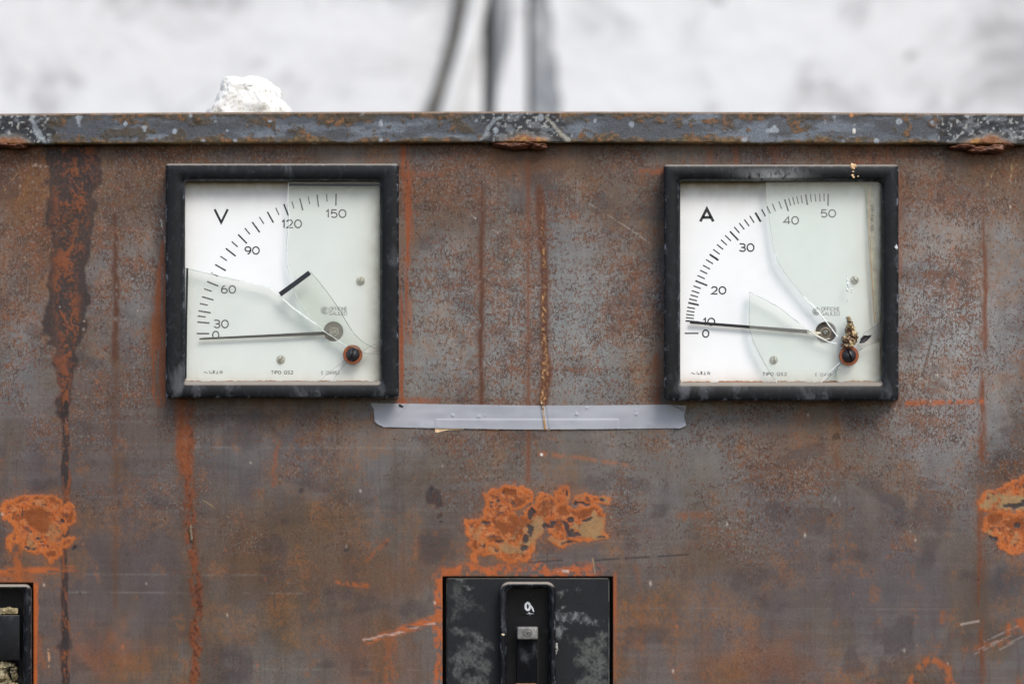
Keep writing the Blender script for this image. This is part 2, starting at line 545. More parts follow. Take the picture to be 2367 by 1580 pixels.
class Canvas:
    """per-vertex paint and relief of a weathered steel face, in photograph pixels"""
    def __init__(s, X, Y):
        s.X, s.Y = X.astype(np.float32), Y.astype(np.float32)
        s.c = np.zeros(X.shape + (3,), np.float32)
        s.h = np.zeros(X.shape, np.float32)
        s.d = np.zeros(X.shape, np.float32)
        s.w1 = fbm(s.X, s.Y, 26, 30, 501, 4) - .5
        s.w2 = fbm(s.X, s.Y, 26, 30, 601, 4) - .5
        s.fine = fbm(s.X, s.Y, 8, 9, 701, 3)
        s.mid = fbm(s.X, s.Y, 40, 46, 801, 4)
    def paint(s, m, col, k=1.0):
        m = np.clip(m * k, 0, 1)[..., None]
        c = np.array(lin(col), np.float32)
        if c[0] > 2.2 * c[2]: c = c * np.array([.82, .90, .62], np.float32)
        s.c = s.c * (1 - m) + c * m
    def gauss(s, cx, cy, rx, ry, warp=60):
        x = s.X + s.w1 * warp * 2; y = s.Y + s.w2 * warp * 2
        return np.exp(-(((x - cx) / rx) ** 2 + ((y - cy) / ry) ** 2))
    def line(s, pts, wd, soft=2.0, warp=6.0):
        """polyline with width per point"""
        x = s.X + s.w1 * warp * 2; y = s.Y + s.w2 * warp
        best = np.zeros(s.X.shape, np.float32)
        ws = wd if hasattr(wd, '__len__') else [wd] * len(pts)
        for i in range(len(pts) - 1):
            (x0, y0), (x1, y1) = pts[i], pts[i + 1]
            dx, dy = x1 - x0, y1 - y0
            t = np.clip(((x - x0) * dx + (y - y0) * dy) / (dx * dx + dy * dy + 1e-6), 0, 1)
            d = np.hypot(x - x0 - t * dx, y - y0 - t * dy)
            wv = (ws[i] * (1 - t) + ws[i + 1] * t) / 2
            best = np.maximum(best, 1 - ss(d, wv - soft / 2, wv + soft))
        return best
    def discs(s, circ, warp=11, soft=6, fw=4):
        x = s.X + s.w1 * warp * 2; y = s.Y + s.w2 * warp * 2
        f = np.full(s.X.shape, -99., np.float32)
        for cx, cy, rx, ry in circ:
            r = np.sqrt(((x - cx) / rx) ** 2 + ((y - cy) / ry) ** 2)
            f = np.maximum(f, (1 - r) * min(rx, ry))
        return f + (s.fine - .5) * fw      # signed distance in px, positive inside

# ------------------------------------------------------------------ grid mesh from numpy
def grid_mesh(name, co, keep, mats, parent=None, paint=None, fleck=None, closed=False):
    """co: (ny,nx,3) array; keep: (ny-1,nx-1) bool"""
    ny, nx = co.shape[:2]
    idx = np.arange(ny * nx).reshape(ny, nx)
    q = np.stack([idx[:-1, :-1], idx[1:, :-1], idx[1:, 1:], idx[:-1, 1:]], -1)[keep]
    used = np.zeros(ny * nx, bool); used[q.ravel()] = True
    remap = np.cumsum(used) - 1
    q = remap[q]
    v = co.reshape(-1, 3)[used]
    base = np.array(wloc(parent)) if parent else np.zeros(3)
    v = (v - base).astype(np.float32)
    me = bpy.data.meshes.new(name)
    me.vertices.add(len(v)); me.vertices.foreach_set('co', v.ravel())
    me.loops.add(q.size); me.loops.foreach_set('vertex_index', q.astype(np.int32).ravel())
    me.polygons.add(len(q)); me.polygons.foreach_set('loop_start', np.arange(0, q.size, 4, dtype=np.int32))
    me.update(calc_edges=True)
    me.polygons.foreach_set('use_smooth', np.ones(len(q), bool))
    me.materials.append(mats)
    if paint is not None:
        a = me.color_attributes.new('paint', 'FLOAT_COLOR', 'POINT')
        c = np.ones((len(v), 4), np.float32); c[:, :3] = paint.reshape(-1, 3)[used]
        a.data.foreach_set('color', c.ravel())
    if fleck is not None:
        a = me.attributes.new('fleck', 'FLOAT', 'POINT')
        a.data.foreach_set('value', fleck.reshape(-1)[used].astype(np.float32))
    o = bpy.data.objects.new(name, me)
    scene.collection.objects.link(o)
    if parent: o.parent = parent
    return o

def axis(lo, dlo, dhi, hi, step, coarse, snaps):
    a = list(np.arange(lo, dlo, coarse)) + list(np.arange(dlo, dhi, step)) + list(np.arange(dhi, hi + 1, coarse))
    a = np.array(a, float)
    for s_ in snaps:
        a[np.argmin(abs(a - s_))] = s_
    return a

# ------------------------------------------------------------------ control panel: rusted sheet
panel = empty('control_panel', P(1183, 2300, 0.02))
tag(panel, 'rusty grey brown steel control panel sheet with a bluish steel rail along its top', 'control panel')
HOLES = [(1022.5, 1331.5, 1417.5, 2010), (-170, 1346, 77, 2010)]
gx = axis(-760, -40, 2410, 3140, 2.35, 12, [1022.5, 1417.5, -170, 77])
gy = axis(300, 318, 1600, 2300, 2.35, 12, [1331.5, 1346, 2010])
X, Y = np.meshgrid(gx, gy)
C = Canvas(X, Y)
x_, y_ = C.X, C.Y
# base film: grey mill scale and brown bloom
C.c[:] = np.array(lin((106, 104, 103)), np.float32)
lo = fbm(x_, y_, 420, 380, 11, 4)
C.paint(ss(lo, .36, .62), (92, 76, 68), .75)
C.paint(ss(fbm(x_, y_, 150, 200, 21, 5), .46, .66), (104, 78, 62), .65)
C.paint(ss(fbm(x_, y_, 90, 230, 31, 4), .54, .70), (84, 76, 80), .5)
C.d[:] = .56 + (fbm(x_, y_, 110, 90, 901, 4) - .5) * 1.5 + (fbm(x_, y_, 340, 12, 911, 3) - .5) * .5
C.d += .35 * (1 - ss(y_, 400, 620)) - .22 * ss(y_, 1150, 1450)
C.paint(ss(fbm(x_, y_, 260, 9, 921, 3), .50, .68), (124, 125, 124), .12)
C.paint(ss(fbm(x_, y_, 6, 120, 931, 3), .55, .72), (80, 66, 60), .28)
# broad tones where they lie
C.paint(C.gauss(700, 1350, 420, 280), (92, 70, 60), .60)
C.paint(C.gauss(250, 1300, 260, 200), (84, 74, 76), .6)
C.paint(C.gauss(660, 1060, 200, 70), (88, 82, 84), .5)
C.paint(C.gauss(1230, 760, 400, 250), (132, 135, 133), .85)
C.paint(C.gauss(2190, 740, 150, 350), (150, 152, 151), .88)
C.paint(C.gauss(300, 640, 90, 150), (124, 123, 121), .75)
C.paint(C.gauss(50, 780, 100, 200), (114, 112, 111), .75)
C.paint(C.gauss(1750, 1080, 420, 130), (112, 108, 103), .65)
C.paint(C.gauss(2050, 1330, 220, 190), (92, 86, 88), .6)
C.paint(C.gauss(1620, 1420, 200, 190), (90, 80, 78), .5)
C.paint(C.gauss(2330, 1085, 80, 60, 30), (58, 52, 52), .85)
C.paint(C.gauss(2340, 1340, 80, 60, 30), (66, 60, 64), .7)
C.paint(C.gauss(60, 500, 110, 170), (128, 82, 56), .75)
C.paint(C.gauss(280, 450, 90, 90), (116, 80, 62), .65)
C.paint(C.gauss(620, 1310, 150, 90), (112, 72, 50), .45)
C.paint(C.gauss(250, 1510, 90, 55), (150, 82, 48), .55)
C.paint(C.gauss(870, 1510, 110, 90), (134, 78, 52), .45)
C.paint(C.gauss(900, 1330, 170, 60), (126, 78, 54), .5)
C.paint(C.gauss(1740, 1530, 150, 60), (136, 80, 52), .6)
C.paint(C.gauss(640, 1220, 170, 60), (112, 78, 62), .5)
C.paint(C.gauss(1830, 1030, 120, 60), (126, 84, 64), .5)
C.paint(C.gauss(780, 960, 260, 40), (118, 82, 64), .4)
C.paint(C.gauss(1640, 1300, 120, 60), (120, 84, 58), .4)
C.paint(C.gauss(1170, 1000, 240, 60), (96, 90, 88), .5)
C.paint(C.gauss(1500, 470, 130, 130), (104, 78, 68), .5)
C.paint(C.gauss(1020, 470, 110, 100), (106, 76, 64), .5)
C.d += .55 * C.gauss(1230, 720, 380, 260) + .5 * C.gauss(2190, 650, 190, 380) + .3 * C.gauss(1800, 1080, 500, 200) + .35 * C.gauss(300, 600, 200, 220) + .25 * C.gauss(50, 760, 120, 200)
C.d -= .30 * C.gauss(2000, 1400, 330, 180) + .25 * C.gauss(250, 1400, 300, 200) + .2 * C.gauss(700, 1450, 300, 160)
# soot and bloom below the welds
C.paint(C.gauss(1215, 372, 160, 46, 30), (112, 68, 38), .85)
C.paint(C.gauss(20, 380, 110, 60, 30), (116, 68, 36), .85)
C.paint(C.gauss(2290, 400, 220, 90, 40), (112, 74, 48), .85)
C.paint(C.gauss(2330, 360, 110, 40, 20), (96, 58, 32), .6)
C.d -= .6 * C.gauss(2290, 400, 230, 80) + .6 * C.gauss(1215, 372, 170, 40)
C.paint(ss(fbm(x_, y_, 130, 110, 941, 5, .62), .53, .68) * (.35 + .65 * ss(fbm(x_, y_, 6, 8, 942, 2), .38, .62)), (148, 96, 62), .38)
C.paint(ss(fbm(x_, y_, 46, 60, 951, 4, .6), .58, .72) * ss(fbm(x_, y_, 5, 6, 952, 2), .40, .6), (150, 90, 58), .42)
C.paint((1 - ss(y_, 350, 640)) * ss(fbm(x_, y_, 90, 120, 961, 4), .42, .62) * ss(fbm(x_, y_, 5, 9, 962, 2), .36, .6), (138, 92, 66), .42)
C.paint(ss(fbm(x_, y_, 90, 70, 971, 4), .60, .74), (72, 62, 62), .45)
# faint rolled lines and sweeps
for yy, x0, x1, k in ((693, 900, 1500, .28), (707, 200, 380, .3), (738, 900, 1530, .2), (783, 920, 1500, .35), (838, 930, 1400, .3), (917, 60, 500, .22), (1033, 420, 960, .3), (1326, 130, 640, .22), (1368, 150, 700, .28), (1130, 2060, 2240, .3), (690, 0, 380, .25), (1405, 1500, 2200, .16), (1030, 1500, 1800, .25), (940, 480, 700, .2), (1545, 560, 1000, .2)):
    m = C.line([(x0, yy), (x1, yy + 2)], 2.5, 2, 1) * ss(C.mid, .38, .6)
    C.paint(m, (156, 154, 148), k * .6)
for yy, x0, x1, k in ((528, 40, 380, .5), (688, 60, 380, .5), (1322, 380, 640, .2), (850, 940, 1500, .25), (560, 940, 1500, .18), (760, 2070, 2367, .2)):
    C.paint(C.line([(x0, yy), (x1, yy)], 5, 4, 2) * ss(C.fine, .4, .6), (140, 76, 46), k)
for pts in ([(430, 1065), (600, 1090), (760, 1130), (930, 1180)], [(440, 1180), (620, 1210), (800, 1190), (960, 1100)], [(500, 1500), (700, 1430), (900, 1400)], [(0, 1180), (200, 1070), (400, 1060)], [(985, 1020), (975, 1100), (960, 1160)]):
    C.paint(C.line(pts, 8, 10, 8), (66, 58, 56), .2)
# big stained run on the left
m = C.line([(165, 330), (165, 470), (160, 600), (150, 745), (150, 820), (148, 960)], [126, 110, 82, 100, 46, 18], 6, 20)
C.paint(m, (56, 44, 42), .85)
C.d -= m * .6
core = C.line([(170, 330), (165, 480), (150, 640), (158, 760), (150, 830), (150, 960)], [96, 66, 40, 50, 22, 10], 24, 20)
sp = ss(.55 * fbm(x_, y_, 5, 6, 41, 3, .7) + .45 * fbm(x_, y_, 30, 50, 44, 3), .44, .60)
C.paint(core * sp, (150, 78, 46), .78)
C.h += core * sp * .12
m = C.line([(150, 900), (153, 1100), (151, 1300), (150, 1620), (150, 2300)], [14, 16, 12, 17, 16], 4, 6)
C.paint(m, (54, 42, 40), .85)
C.paint(m * ss(fbm(x_, y_, 7, 26, 43, 4, .7), .48, .60), (146, 78, 48), .85)
C.h += m * .12
# narrow runs
def run(pts, wd, col, k=.8, hh=.1, warp=5, grain=(9, 16), lo_=.30, hi_=.5, dark=None):
    m = C.line(pts, wd, 8, warp * 1.5) * ss(fbm(x_, y_, grain[0], grain[1], int(pts[0][0]) + 7, 3), lo_, hi_)
    C.paint(C.line(pts, [q + 14 for q in (wd if hasattr(wd, '__len__') else [wd] * len(pts))], 16, warp * 2), (112, 76, 58), .25 * k)
    C.paint(m, col, k)
    if dark is not None:
        C.paint(m * ss(fbm(x_, y_, 5, 8, 91, 2), .52, .66), dark, .8)
    C.h += m * hh * (C.fine - .2) * .9
    C.d -= m * .5
run([(267, 500), (268, 600), (267, 700), (266, 830)], [5, 9, 12, 10], (100, 54, 38), .9, lo_=.2, hi_=.4)
run([(267, 830), (267, 1400)], [5, 4], (112, 66, 46), .5, .03)
run([(430, 925), (432, 1000), (428, 1060), (438, 1110), (440, 1220), (450, 1330), (455, 1420), (448, 1640), (448, 2300)], [34, 30, 36, 20, 18, 20, 22, 16, 16], (134, 68, 42), .92, .22, 6, dark=(92, 46, 32))
C.paint(C.line([(418, 930), (424, 1080)], [24, 26], 10, 8), (146, 76, 42), .6)
run([(1114, 440), (1113, 560), (1112, 800), (1113, 930)], [4, 9, 9, 8], (104, 56, 38), .95, .08, 3, lo_=.15, hi_=.35)
run([(1221, 372), (1221, 700), (1221, 1110)], [3.4, 3, 3], (128, 66, 36), .9, .02, .5, lo_=.1, hi_=.3)
run([(1247, 432), (1250, 475), (1258, 620), (1258, 740), (1259, 800), (1262, 860), (1256, 935)], [8, 20, 15, 14, 17, 24, 16], (110, 58, 38), .95, .35, 3, lo_=.05, hi_=.2)
m = C.line([(1252, 480), (1258, 620), (1257, 700), (1257, 780), (1260, 850), (1256, 935)], [3, 5, 6, 8, 15, 8], 3, 3) * ss(fbm(x_, y_, 3.4, 8, 47, 3, .7), .50, .66) * ss(fbm(x_, y_, 30, 60, 49, 2), .25, .55)
C.paint(m, (206, 158, 124), .8); C.h += m * .25
run([(2276, 500), (2276, 700), (2272, 930), (2268, 1120), (2268, 1280), (2266, 1420), (2268, 1620), (2268, 2300)], [6, 10, 11, 13, 8, 12, 12, 12], (124, 66, 44), .85, .15, 4, (10, 60), .38, .55)
run([(2066, 932), (2160, 930), (2272, 927)], [9, 7, 5], (178, 86, 40), .9, .03, 2)
run([(1985, 340), (1985, 380)], [22, 18], (132, 66, 38), .7, .02, 2)
for xx in (2010, 2030, 2052, 1930, 1700, 1640, 1790):
    run([(xx, 338), (xx + 2, 384)], [10, 4], (150, 78, 46), .6, .02, 2)
run([(938, 340), (940, 420), (944, 520), (934, 640), (930, 780), (932, 930)], [20, 16, 20, 14, 14, 12], (160, 76, 36), .85, .04, 3, (5, 90), .36, .5)
run([(948, 700), (950, 790)], [5, 4], (170, 84, 40), .7, .02, 2, (5, 60))
run([(925, 402), (1020, 405)], [10, 5], (150, 74, 40), .6, .02)
run([(925, 930), (1010, 925)], [16, 8], (150, 74, 40), .7, .02)
run([(374, 560), (372, 660), (366, 760), (366, 900), (372, 925)], [6, 22, 34, 34, 26], (146, 74, 38), .85, .05, 4, (5, 110), .34, .5)
run([(1470, 397), (1530, 396)], [7, 9], (160, 80, 44), .7, .02)
run([(1518, 820), (1516, 930)], [8, 9], (140, 72, 42), .6, .02)
run([(2075, 400), (2078, 640)], [12, 8], (150, 78, 48), .5, .02, 4, (6, 60))
run([(640, 1030), (634, 1120)], [3, 3], (150, 76, 44), .7, 0)
for y0 in (0, 55):
    run([(1935, 940), (1935, 1120)], [3, 4], (120, 70, 50), .5, 0)
# rust bloom scraped round the breaker openings
e = np.minimum.reduce([np.maximum(np.abs(y_ - 1318), np.maximum(1012 - x_, x_ - 1428) * 1.0)])
m = (1 - ss(np.abs(y_ - 1322) + (C.mid - .5) * 50, 10, 26)) * ss(x_, 1005, 1030) * (1 - ss(x_, 1340, 1420))
C.paint(m * ss(C.fine + C.mid, .75, 1.05), (190, 92, 44), .85)
m = (1 - ss(np.abs(x_ - 1016) + (C.mid - .5) * 30, 3, 14)) * ss(y_, 1310, 1340)
C.paint(m * ss(C.fine, .3, .5), (190, 92, 42), .85)
m = (1 - ss(np.abs(x_ - 1421), 2, 7)) * ss(y_, 1310, 1340) * (1 - ss(y_, 1390, 1480) * .6)
C.paint(m, (170, 84, 44), .8)
run([(850, 1482), (930, 1455), (1015, 1428)], [5, 12, 18], (184, 92, 48), .85, .02, 6, (22, 8))
run([(905, 1465), (898, 1580), (898, 1700)], [20, 28, 20], (160, 84, 50), .5, .02, 8)
m = C.line([(840, 1478), (900, 1466), (1005, 1440)], [2, 5, 6], 3, 5) * ss(fbm(x_, y_, 20, 5, 53, 2), .45, .6)
C.paint(m, (190, 168, 158), .6)
run([(-20, 1320), (80, 1319), (170, 1314)], [16, 13, 7], (182, 90, 42), .9, .03, 4, (30, 8))
run([(40, 1270), (42, 1340)], [12, 14], (176, 88, 42), .8, .03, 4)
m = (1 - ss(np.abs(x_ - 81) + (C.mid - .5) * 10, 4, 8)) * ss(y_, 1340, 1356)
C.paint(m, (190, 92, 40), .9)
m = (1 - ss(np.abs(y_ - 1338) + (C.mid - .5) * 30, 6, 18)) * (1 - ss(x_, 60, 110))
C.paint(m, (160, 84, 48), .7)

# thick rust patches
def patch(circ, dark, pale, deep, seed):
    f = C.discs(circ)
    f = f + (fbm(x_, y_, 5, 5, seed + 77, 3) - .5) * 9
    m = ss(f, -1, 5)
    C.paint(ss(f, -16, 2) * .35, (150, 84, 52))
    n = fbm(x_, y_, 34, 34, seed, 4); n2 = fbm(x_, y_, 10, 11, seed + 9, 3)
    C.paint(m, (186, 92, 46))
    C.paint(m * ss(n, .40, .62), (168, 82, 34), .9)
    C.paint(m * ss(n2, .5, .68) * ss(f, 6, 20), (186, 124, 96), .6)
    n4 = fbm(x_, y_, 18, 18, seed + 31, 4, .65)
    C.paint(m * ss(n4, .54, .66), (134, 66, 30), .75)
    C.paint(m * ss(1 - np.abs(n4 - .5) * 14, .2, .9) * ss(f, 3, 12), (204, 136, 104), .45)
    C.paint(m * ss(fbm(x_, y_, 7, 7, seed + 41, 2), .66, .78), (78, 58, 54), .7)
    n5 = fbm(x_, y_, 44, 40, seed + 51, 3)
    C.paint(m * ss(1 - np.abs(n5 - .53) * 34, .15, .9) * ss(f, 7, 14) * ss(fbm(x_, y_, 6, 6, seed + 61, 2), .42, .58), (66, 54, 52), .75)
    C.paint(m * ss(fbm(x_, y_, 6, 6, seed + 3, 2), .60, .72), (140, 68, 34), .6)
    rim = m * (1 - ss(f, 5, 12))
    C.paint(rim, (200, 108, 58), .6)
    for cx, cy, rx, ry, k in pale:
        g = np.exp(-(((x_ + C.w1 * 50 - cx) / rx) ** 2 + ((y_ + C.w2 * 50 - cy) / ry) ** 2))
        C.paint(m * ss(g + (n2 - .5) * .9, .3, .7), (158, 130, 108), k * .85)
    for cx, cy, rx, ry in deep:
        g = np.exp(-(((x_ + C.w1 * 30 - cx) / rx) ** 2 + ((y_ + C.w2 * 30 - cy) / ry) ** 2))
        C.paint(m * ss(g, .35, .6), (142, 70, 28), .85)
        C.h -= m * ss(g, .35, .55) * .10
    for cx, cy, rx, ry in dark:
        g = np.exp(-(((x_ + C.w1 * 24 - cx) / rx) ** 2 + ((y_ + C.w2 * 24 - cy) / ry) ** 2))
        C.paint(ss(g + (n2 - .5) * .9, .38, .58), (54, 50, 54), .88)
        C.h -= ss(g, .3, .6) * .15
    C.h += m * (.06 + .16 * (n - .5) + .10 * (n2 - .5)) + rim * .03
    C.d -= m * 1.2
c3 = lambda u, v: (960 + u * .3189, 1080 + v * .3189)
def cl(lst): return [c3(a, b) + (c * .3189, d * .3189) for a, b, c, d in lst]
patch(cl([(700, 215, 150, 100), (590, 225, 90, 85), (800, 215, 60, 60), (430, 440, 75, 90), (450, 560, 72, 70), (432, 650, 30, 55), (620, 440, 190, 140),
          (700, 620, 130, 85), (600, 330, 110, 110), (850, 400, 80, 130), (800, 560, 80, 80), (960, 290, 110, 115), (1070, 205, 68, 80), (1090, 400, 160, 130), (1250, 400, 130, 140),
          (1370, 235, 55, 45), (1270, 235, 110, 42), (1340, 480, 70, 44), (1180, 500, 120, 55), (1060, 520, 110, 55), (715, 140, 40, 35), (520, 600, 60, 40)]),
      cl([(840, 335, 34, 26), (825, 440, 20, 55), (790, 510, 30, 34), (960, 415, 36, 30), (1000, 380, 34, 22), (1085, 430, 18, 50), (1110, 380, 24, 26), (600, 533, 30, 13), (480, 557, 18, 18),
          (1190, 252, 44, 13), (1240, 260, 30, 10), (1090, 190, 14, 30), (650, 185, 16, 12), (605, 238, 12, 18), (560, 255, 12, 14), (505, 405, 44, 13), (575, 598, 10, 10), (1150, 480, 60, 24), (1120, 540, 50, 14),
          (1340, 495, 36, 10), (1130, 445, 24, 16), (920, 430, 16, 20), (790, 575, 40, 26), (1230, 370, 40, 14), (1350, 240, 22, 16)]),
      [c3(850, 470) + (36, 40, .75), c3(700, 575) + (40, 18, .6), c3(1250, 430) + (44, 26, .8), c3(1370, 230) + (18, 12, .6), c3(1330, 490) + (26, 12, .5), c3(450, 480) + (14, 26, .45), c3(560, 590) + (20, 12, .5), c3(1010, 520) + (24, 8, .5), c3(1130, 230) + (22, 10, .4)],
      cl([(630, 425, 60, 50), (770, 380, 70, 60), (1080, 310, 44, 40), (1240, 320, 70, 28), (690, 190, 60, 30)]), 71)
c4 = lambda u, v: (u * .3062, 1100 + v * .3062)
def cl4(lst): return [c4(a, b) + (c * .3062, d * .3062) for a, b, c, d in lst]
patch(cl4([(180, 250, 130, 100), (110, 270, 100, 110), (300, 240, 110, 100), (390, 230, 80, 95), (300, 350, 210, 160), (510, 290, 75, 95), (500, 500, 68, 55), (280, 480, 160, 100), (400, 560, 90, 70), (85, 520, 32, 75), (110, 460, 50, 60), (390, 620, 40, 40)]),
      cl4([(190, 520, 22, 14), (222, 540, 22, 16), (310, 500, 22, 12), (300, 465, 22, 8), (160, 280, 10, 50), (480, 330, 16, 20), (260, 545, 20, 9), (360, 530, 12, 8), (575, 555, 14, 22), (255, 435, 12, 6)]),
      [c4(230, 510) + (22, 12, .5), c4(390, 420) + (24, 30, .3)], cl4([(290, 330, 110, 90)]), 81)
patch([(2300, 1165, 42, 22), (2350, 1140, 50, 30), (2400, 1150, 60, 60), (2320, 1210, 50, 34), (2360, 1230, 60, 44), (2345, 1250, 40, 30), (2400, 1220, 60, 50), (2290, 1150, 24, 18)],
      [(2340, 1165, 22, 6), (2352, 1215, 10, 8), (2300, 1245, 10, 5), (2375, 1160, 14, 8)],
      [(2345, 1158, 50, 20, .95), (2290, 1165, 18, 12, .85), (2296, 1238, 18, 8, .6), (2340, 1250, 14, 5, .5)], [(2350, 1215, 26, 22), (2300, 1200, 20, 14)], 95)
# loose marks
for cx, cy, r in ((1000, 1148, 22), (1012, 1165, 14), (1018, 1190, 8), (998, 1130, 9), (1022, 1205, 5), (1467, 635, 14), (1932, 1012, 12), (1830, 1120, 6), (180, 1268, 5), (700, 1135, 6), (150, 1490, 20), (800, 1270, 7)):
    g = np.exp(-(((x_ + C.w1 * 20 - cx) / r) ** 2 + ((y_ + C.w2 * 20 - cy) / r) ** 2))
    C.paint(ss(g, .35, .8), (56, 48, 50) if cy > 1100 else (84, 60, 50), .75)
run([(1250, 1048), (1330, 1056), (1450, 1074)], [9, 3, 3], (170, 96, 64), .6, 0, 2)
run([(1570, 1190), (1650, 1192)], [14, 8], (150, 80, 50), .5, .0, 8)
run([(2105, 1590), (2120, 1550), (2150, 1520), (2190, 1545), (2200, 1590)], [18, 14, 10, 12, 14], (176, 90, 46), .8, .03, 5)
run([(2340, 1450), (2400, 1440)], [30, 40], (170, 86, 44), .85, .05, 8)
run([(2230, 1500), (2330, 1480)], [8, 10], (160, 86, 52), .5, .0, 8)
run([(2180, 1415), (2176, 1435)], [5, 4], (160, 86, 52), .6, 0)
run([(1470, 1310), (1480, 1345), (1478, 1500)], [8, 6, 7], (134, 76, 52), .45, 0, 8)
run([(90, 1470), (100, 1540)], [9, 6], (150, 84, 60), .6, 0)
run([(780, 1345), (850, 1352)], [3, 5], (180, 90, 44), .8, 0, 3)
run([(850, 1290), (905, 1240)], [6, 3], (160, 84, 48), .6, 0, 3)
# scratches
def scratch(pts, wd=2.0, col=(196, 192, 184), k=.75, d=.03, g=(24, 24)):
    m = C.line(pts, wd, 1.6, .8) * ss(fbm(x_, y_, g[0], g[1], int(abs(pts[0][0]) + pts[0][1]), 2), .36, .55)
    C.paint(m, col, k); C.h -= m * d
scratch([(1362, 470), (1445, 522)], 1.5, (170, 160, 150), .45); scratch([(1445, 522), (1500, 560)], 1.6, k=.4)
scratch([(1072, 483), (1100, 505)], 1.8); scratch([(1140, 530), (1165, 548)], 1.8, k=.6); scratch([(1012, 808), (1075, 840)], 1.6, k=.4)
scratch([(1375, 1294), (1590, 1281)], 2.4, (40, 38, 40), .8); scratch([(1220, 1299), (1300, 1294)], 3, (56, 50, 52), .7)
scratch([(1410, 1168), (1500, 1180)], 2.2, (60, 56, 58), .6)
scratch([(470, 1155), (530, 1195)], 1.6, (170, 140, 110), .6); scratch([(372, 508), (382, 560)], 2, k=.8); scratch([(368, 520), (384, 575)], 1.4, k=.7)
for i, (x0, y0) in enumerate(((2262, 1500), (2275, 1482), (2290, 1490), (2300, 1470), (2250, 1512), (2310, 1500), (2330, 1486))):
    scratch([(x0, y0), (x0 + 55, y0 - 26)], 2.0, (170, 160, 154), .4, g=(9, 9))
scratch([(2222, 1442), (2262, 1434)], 4, (180, 165, 155), .6); scratch([(2060, 1510), (2120, 1490)], 3, (170, 160, 154), .3)
scratch([(2170, 400), (2140, 480)], 2.2, (170, 120, 84), .7); scratch([(2300, 390), (2280, 430)], 2, (190, 160, 130), .7); scratch([(2340, 380), (2336, 420)], 2, (190, 160, 130), .6)
scratch([(112, 1500), (114, 1540)], 3.5, (206, 150, 130), .8, g=(8, 8)); scratch([(1370, 1290), (1376, 1325)], 2.4, (180, 140, 120), .6); scratch([(1290, 1317), (1320, 1320)], 5, (190, 180, 172), .7, g=(8, 8))
scratch([(1925, 1165), (1934, 1142), (1942, 1165)], 3, (150, 144, 140), .7)
scratch([(40, 400), (10, 440)], 1.8, (190, 140, 100), .5); scratch([(70, 380), (110, 385)], 6, (170, 160, 150), .5, g=(7, 7))
rs = np.random.RandomState(5)
for i in range(120):           # small chips and dust
    cx, cy, r = rs.uniform(0, 2367), rs.uniform(345, 1580), rs.uniform(1.4, 2.6)
    x0, x1 = np.searchsorted(gx, [cx - 8, cx + 8]); y0, y1 = np.searchsorted(gy, [cy - 8, cy + 8])
    sl = (slice(y0, y1), slice(x0, x1))
    g = (np.exp(-(((x_[sl] - cx) / r) ** 2 + ((y_[sl] - cy) / (r * rs.uniform(1, 2.2))) ** 2)) * rs.uniform(.4, .9))[..., None]
    col = np.array(lin([(200, 190, 176), (60, 50, 48), (170, 96, 60)][i % 3]), np.float32)
    C.c[sl] = C.c[sl] * (1 - g) + col * g
g = np.exp(-(((x_ - 1252) / 3.4) ** 2 + ((y_ - 1050) / 4) ** 2)); C.paint(ss(g, .3, .7), (235, 232, 225), .95)
scratch([(2196, 600), (2168, 700), (2152, 790), (2132, 870)], 4, (82, 70, 60), .7, g=(40, 40))
# general unevenness of the sheet
C.h += (fbm(x_, y_, 500, 420, 61, 2) - .5) * .6 + (C.fine - .5) * .05 + (C.mid - .5) * .08
lum = (C.c @ np.array([.3, .6, .1], np.float32))[..., None]
C.c *= np.clip(np.clip(lum / .115, .05, 4) ** .28, .4, 1.10)
C.c = np.clip(C.c, 0, .9)
co = np.zeros(X.shape + (3,))
co[..., 0] = (X - 1183.5) * S; co[..., 2] = (790 - Y) * S; co[..., 1] = -C.h * .001
xc = (gx[:-1] + gx[1:]) / 2; yc = (gy[:-1] + gy[1:]) / 2
XC, YC = np.meshgrid(xc, yc)
keep = np.ones(XC.shape, bool)
for l, t, r, b in HOLES: keep &= ~((XC > l) & (XC < r) & (YC > t) & (YC < b))
sheet = grid_mesh('sheet', co, keep, M['sheet'], panel, C.c, np.clip(C.d, 0, 1.3))
sol = sheet.modifiers.new('thickness', 'SOLIDIFY'); sol.thickness = .002; sol.offset = -1

# ------------------------------------------------------------------ top rail
YF = -0.0065
def bow(px): return 262.5 - 5.0 * (1 - ((px - 1180) / 1190) ** 2 * (1 if abs(px - 1180) < 1190 else 0)) if abs(px - 1180) < 1190 else 262.5
rx = axis(-760, -40, 2410, 3140, 2.35, 12, [])
prof = []                     # (unrolled pixel, y, dz from rail top in px)
HR = 72.0; rc = 4.0
for i in range(9): prof.append((HR + 60 - i * 7.0, YF + .045 - i * (.045 - rc * S) / 8, HR))
for i in range(1, 7):
    a = R(90 * i / 6); prof.append((HR - 1 - i * .7, YF + rc * S * (1 - math.sin(a)), HR - rc + rc * math.cos(a)))
for i in range(1, 28): prof.append((HR - rc - i * (HR - 2 * rc) / 27, YF, HR - rc - i * (HR - 2 * rc) / 27))
for i in range(1, 7):
    a = R(90 * i / 6); prof.append((rc - i * .7, YF + rc * S * (1 - math.cos(a)), rc - rc * math.sin(a)))
for i in range(1, 9): prof.append((-2 - i * 8, YF + rc * S + i * (.045 - rc * S) / 8, 0))
prof = np.array(prof)
RX, PU = np.meshgrid(rx, prof[:, 0])
bw = np.array([bow(v) for v in rx])
K = Canvas(RX, PU)
K.w1 = fbm(K.X, K.Y, 22, 14, 1501, 4) - .5; K.w2 = fbm(K.X, K.Y, 22, 14, 1601, 4) - .5
u_, v_ = K.X, K.Y
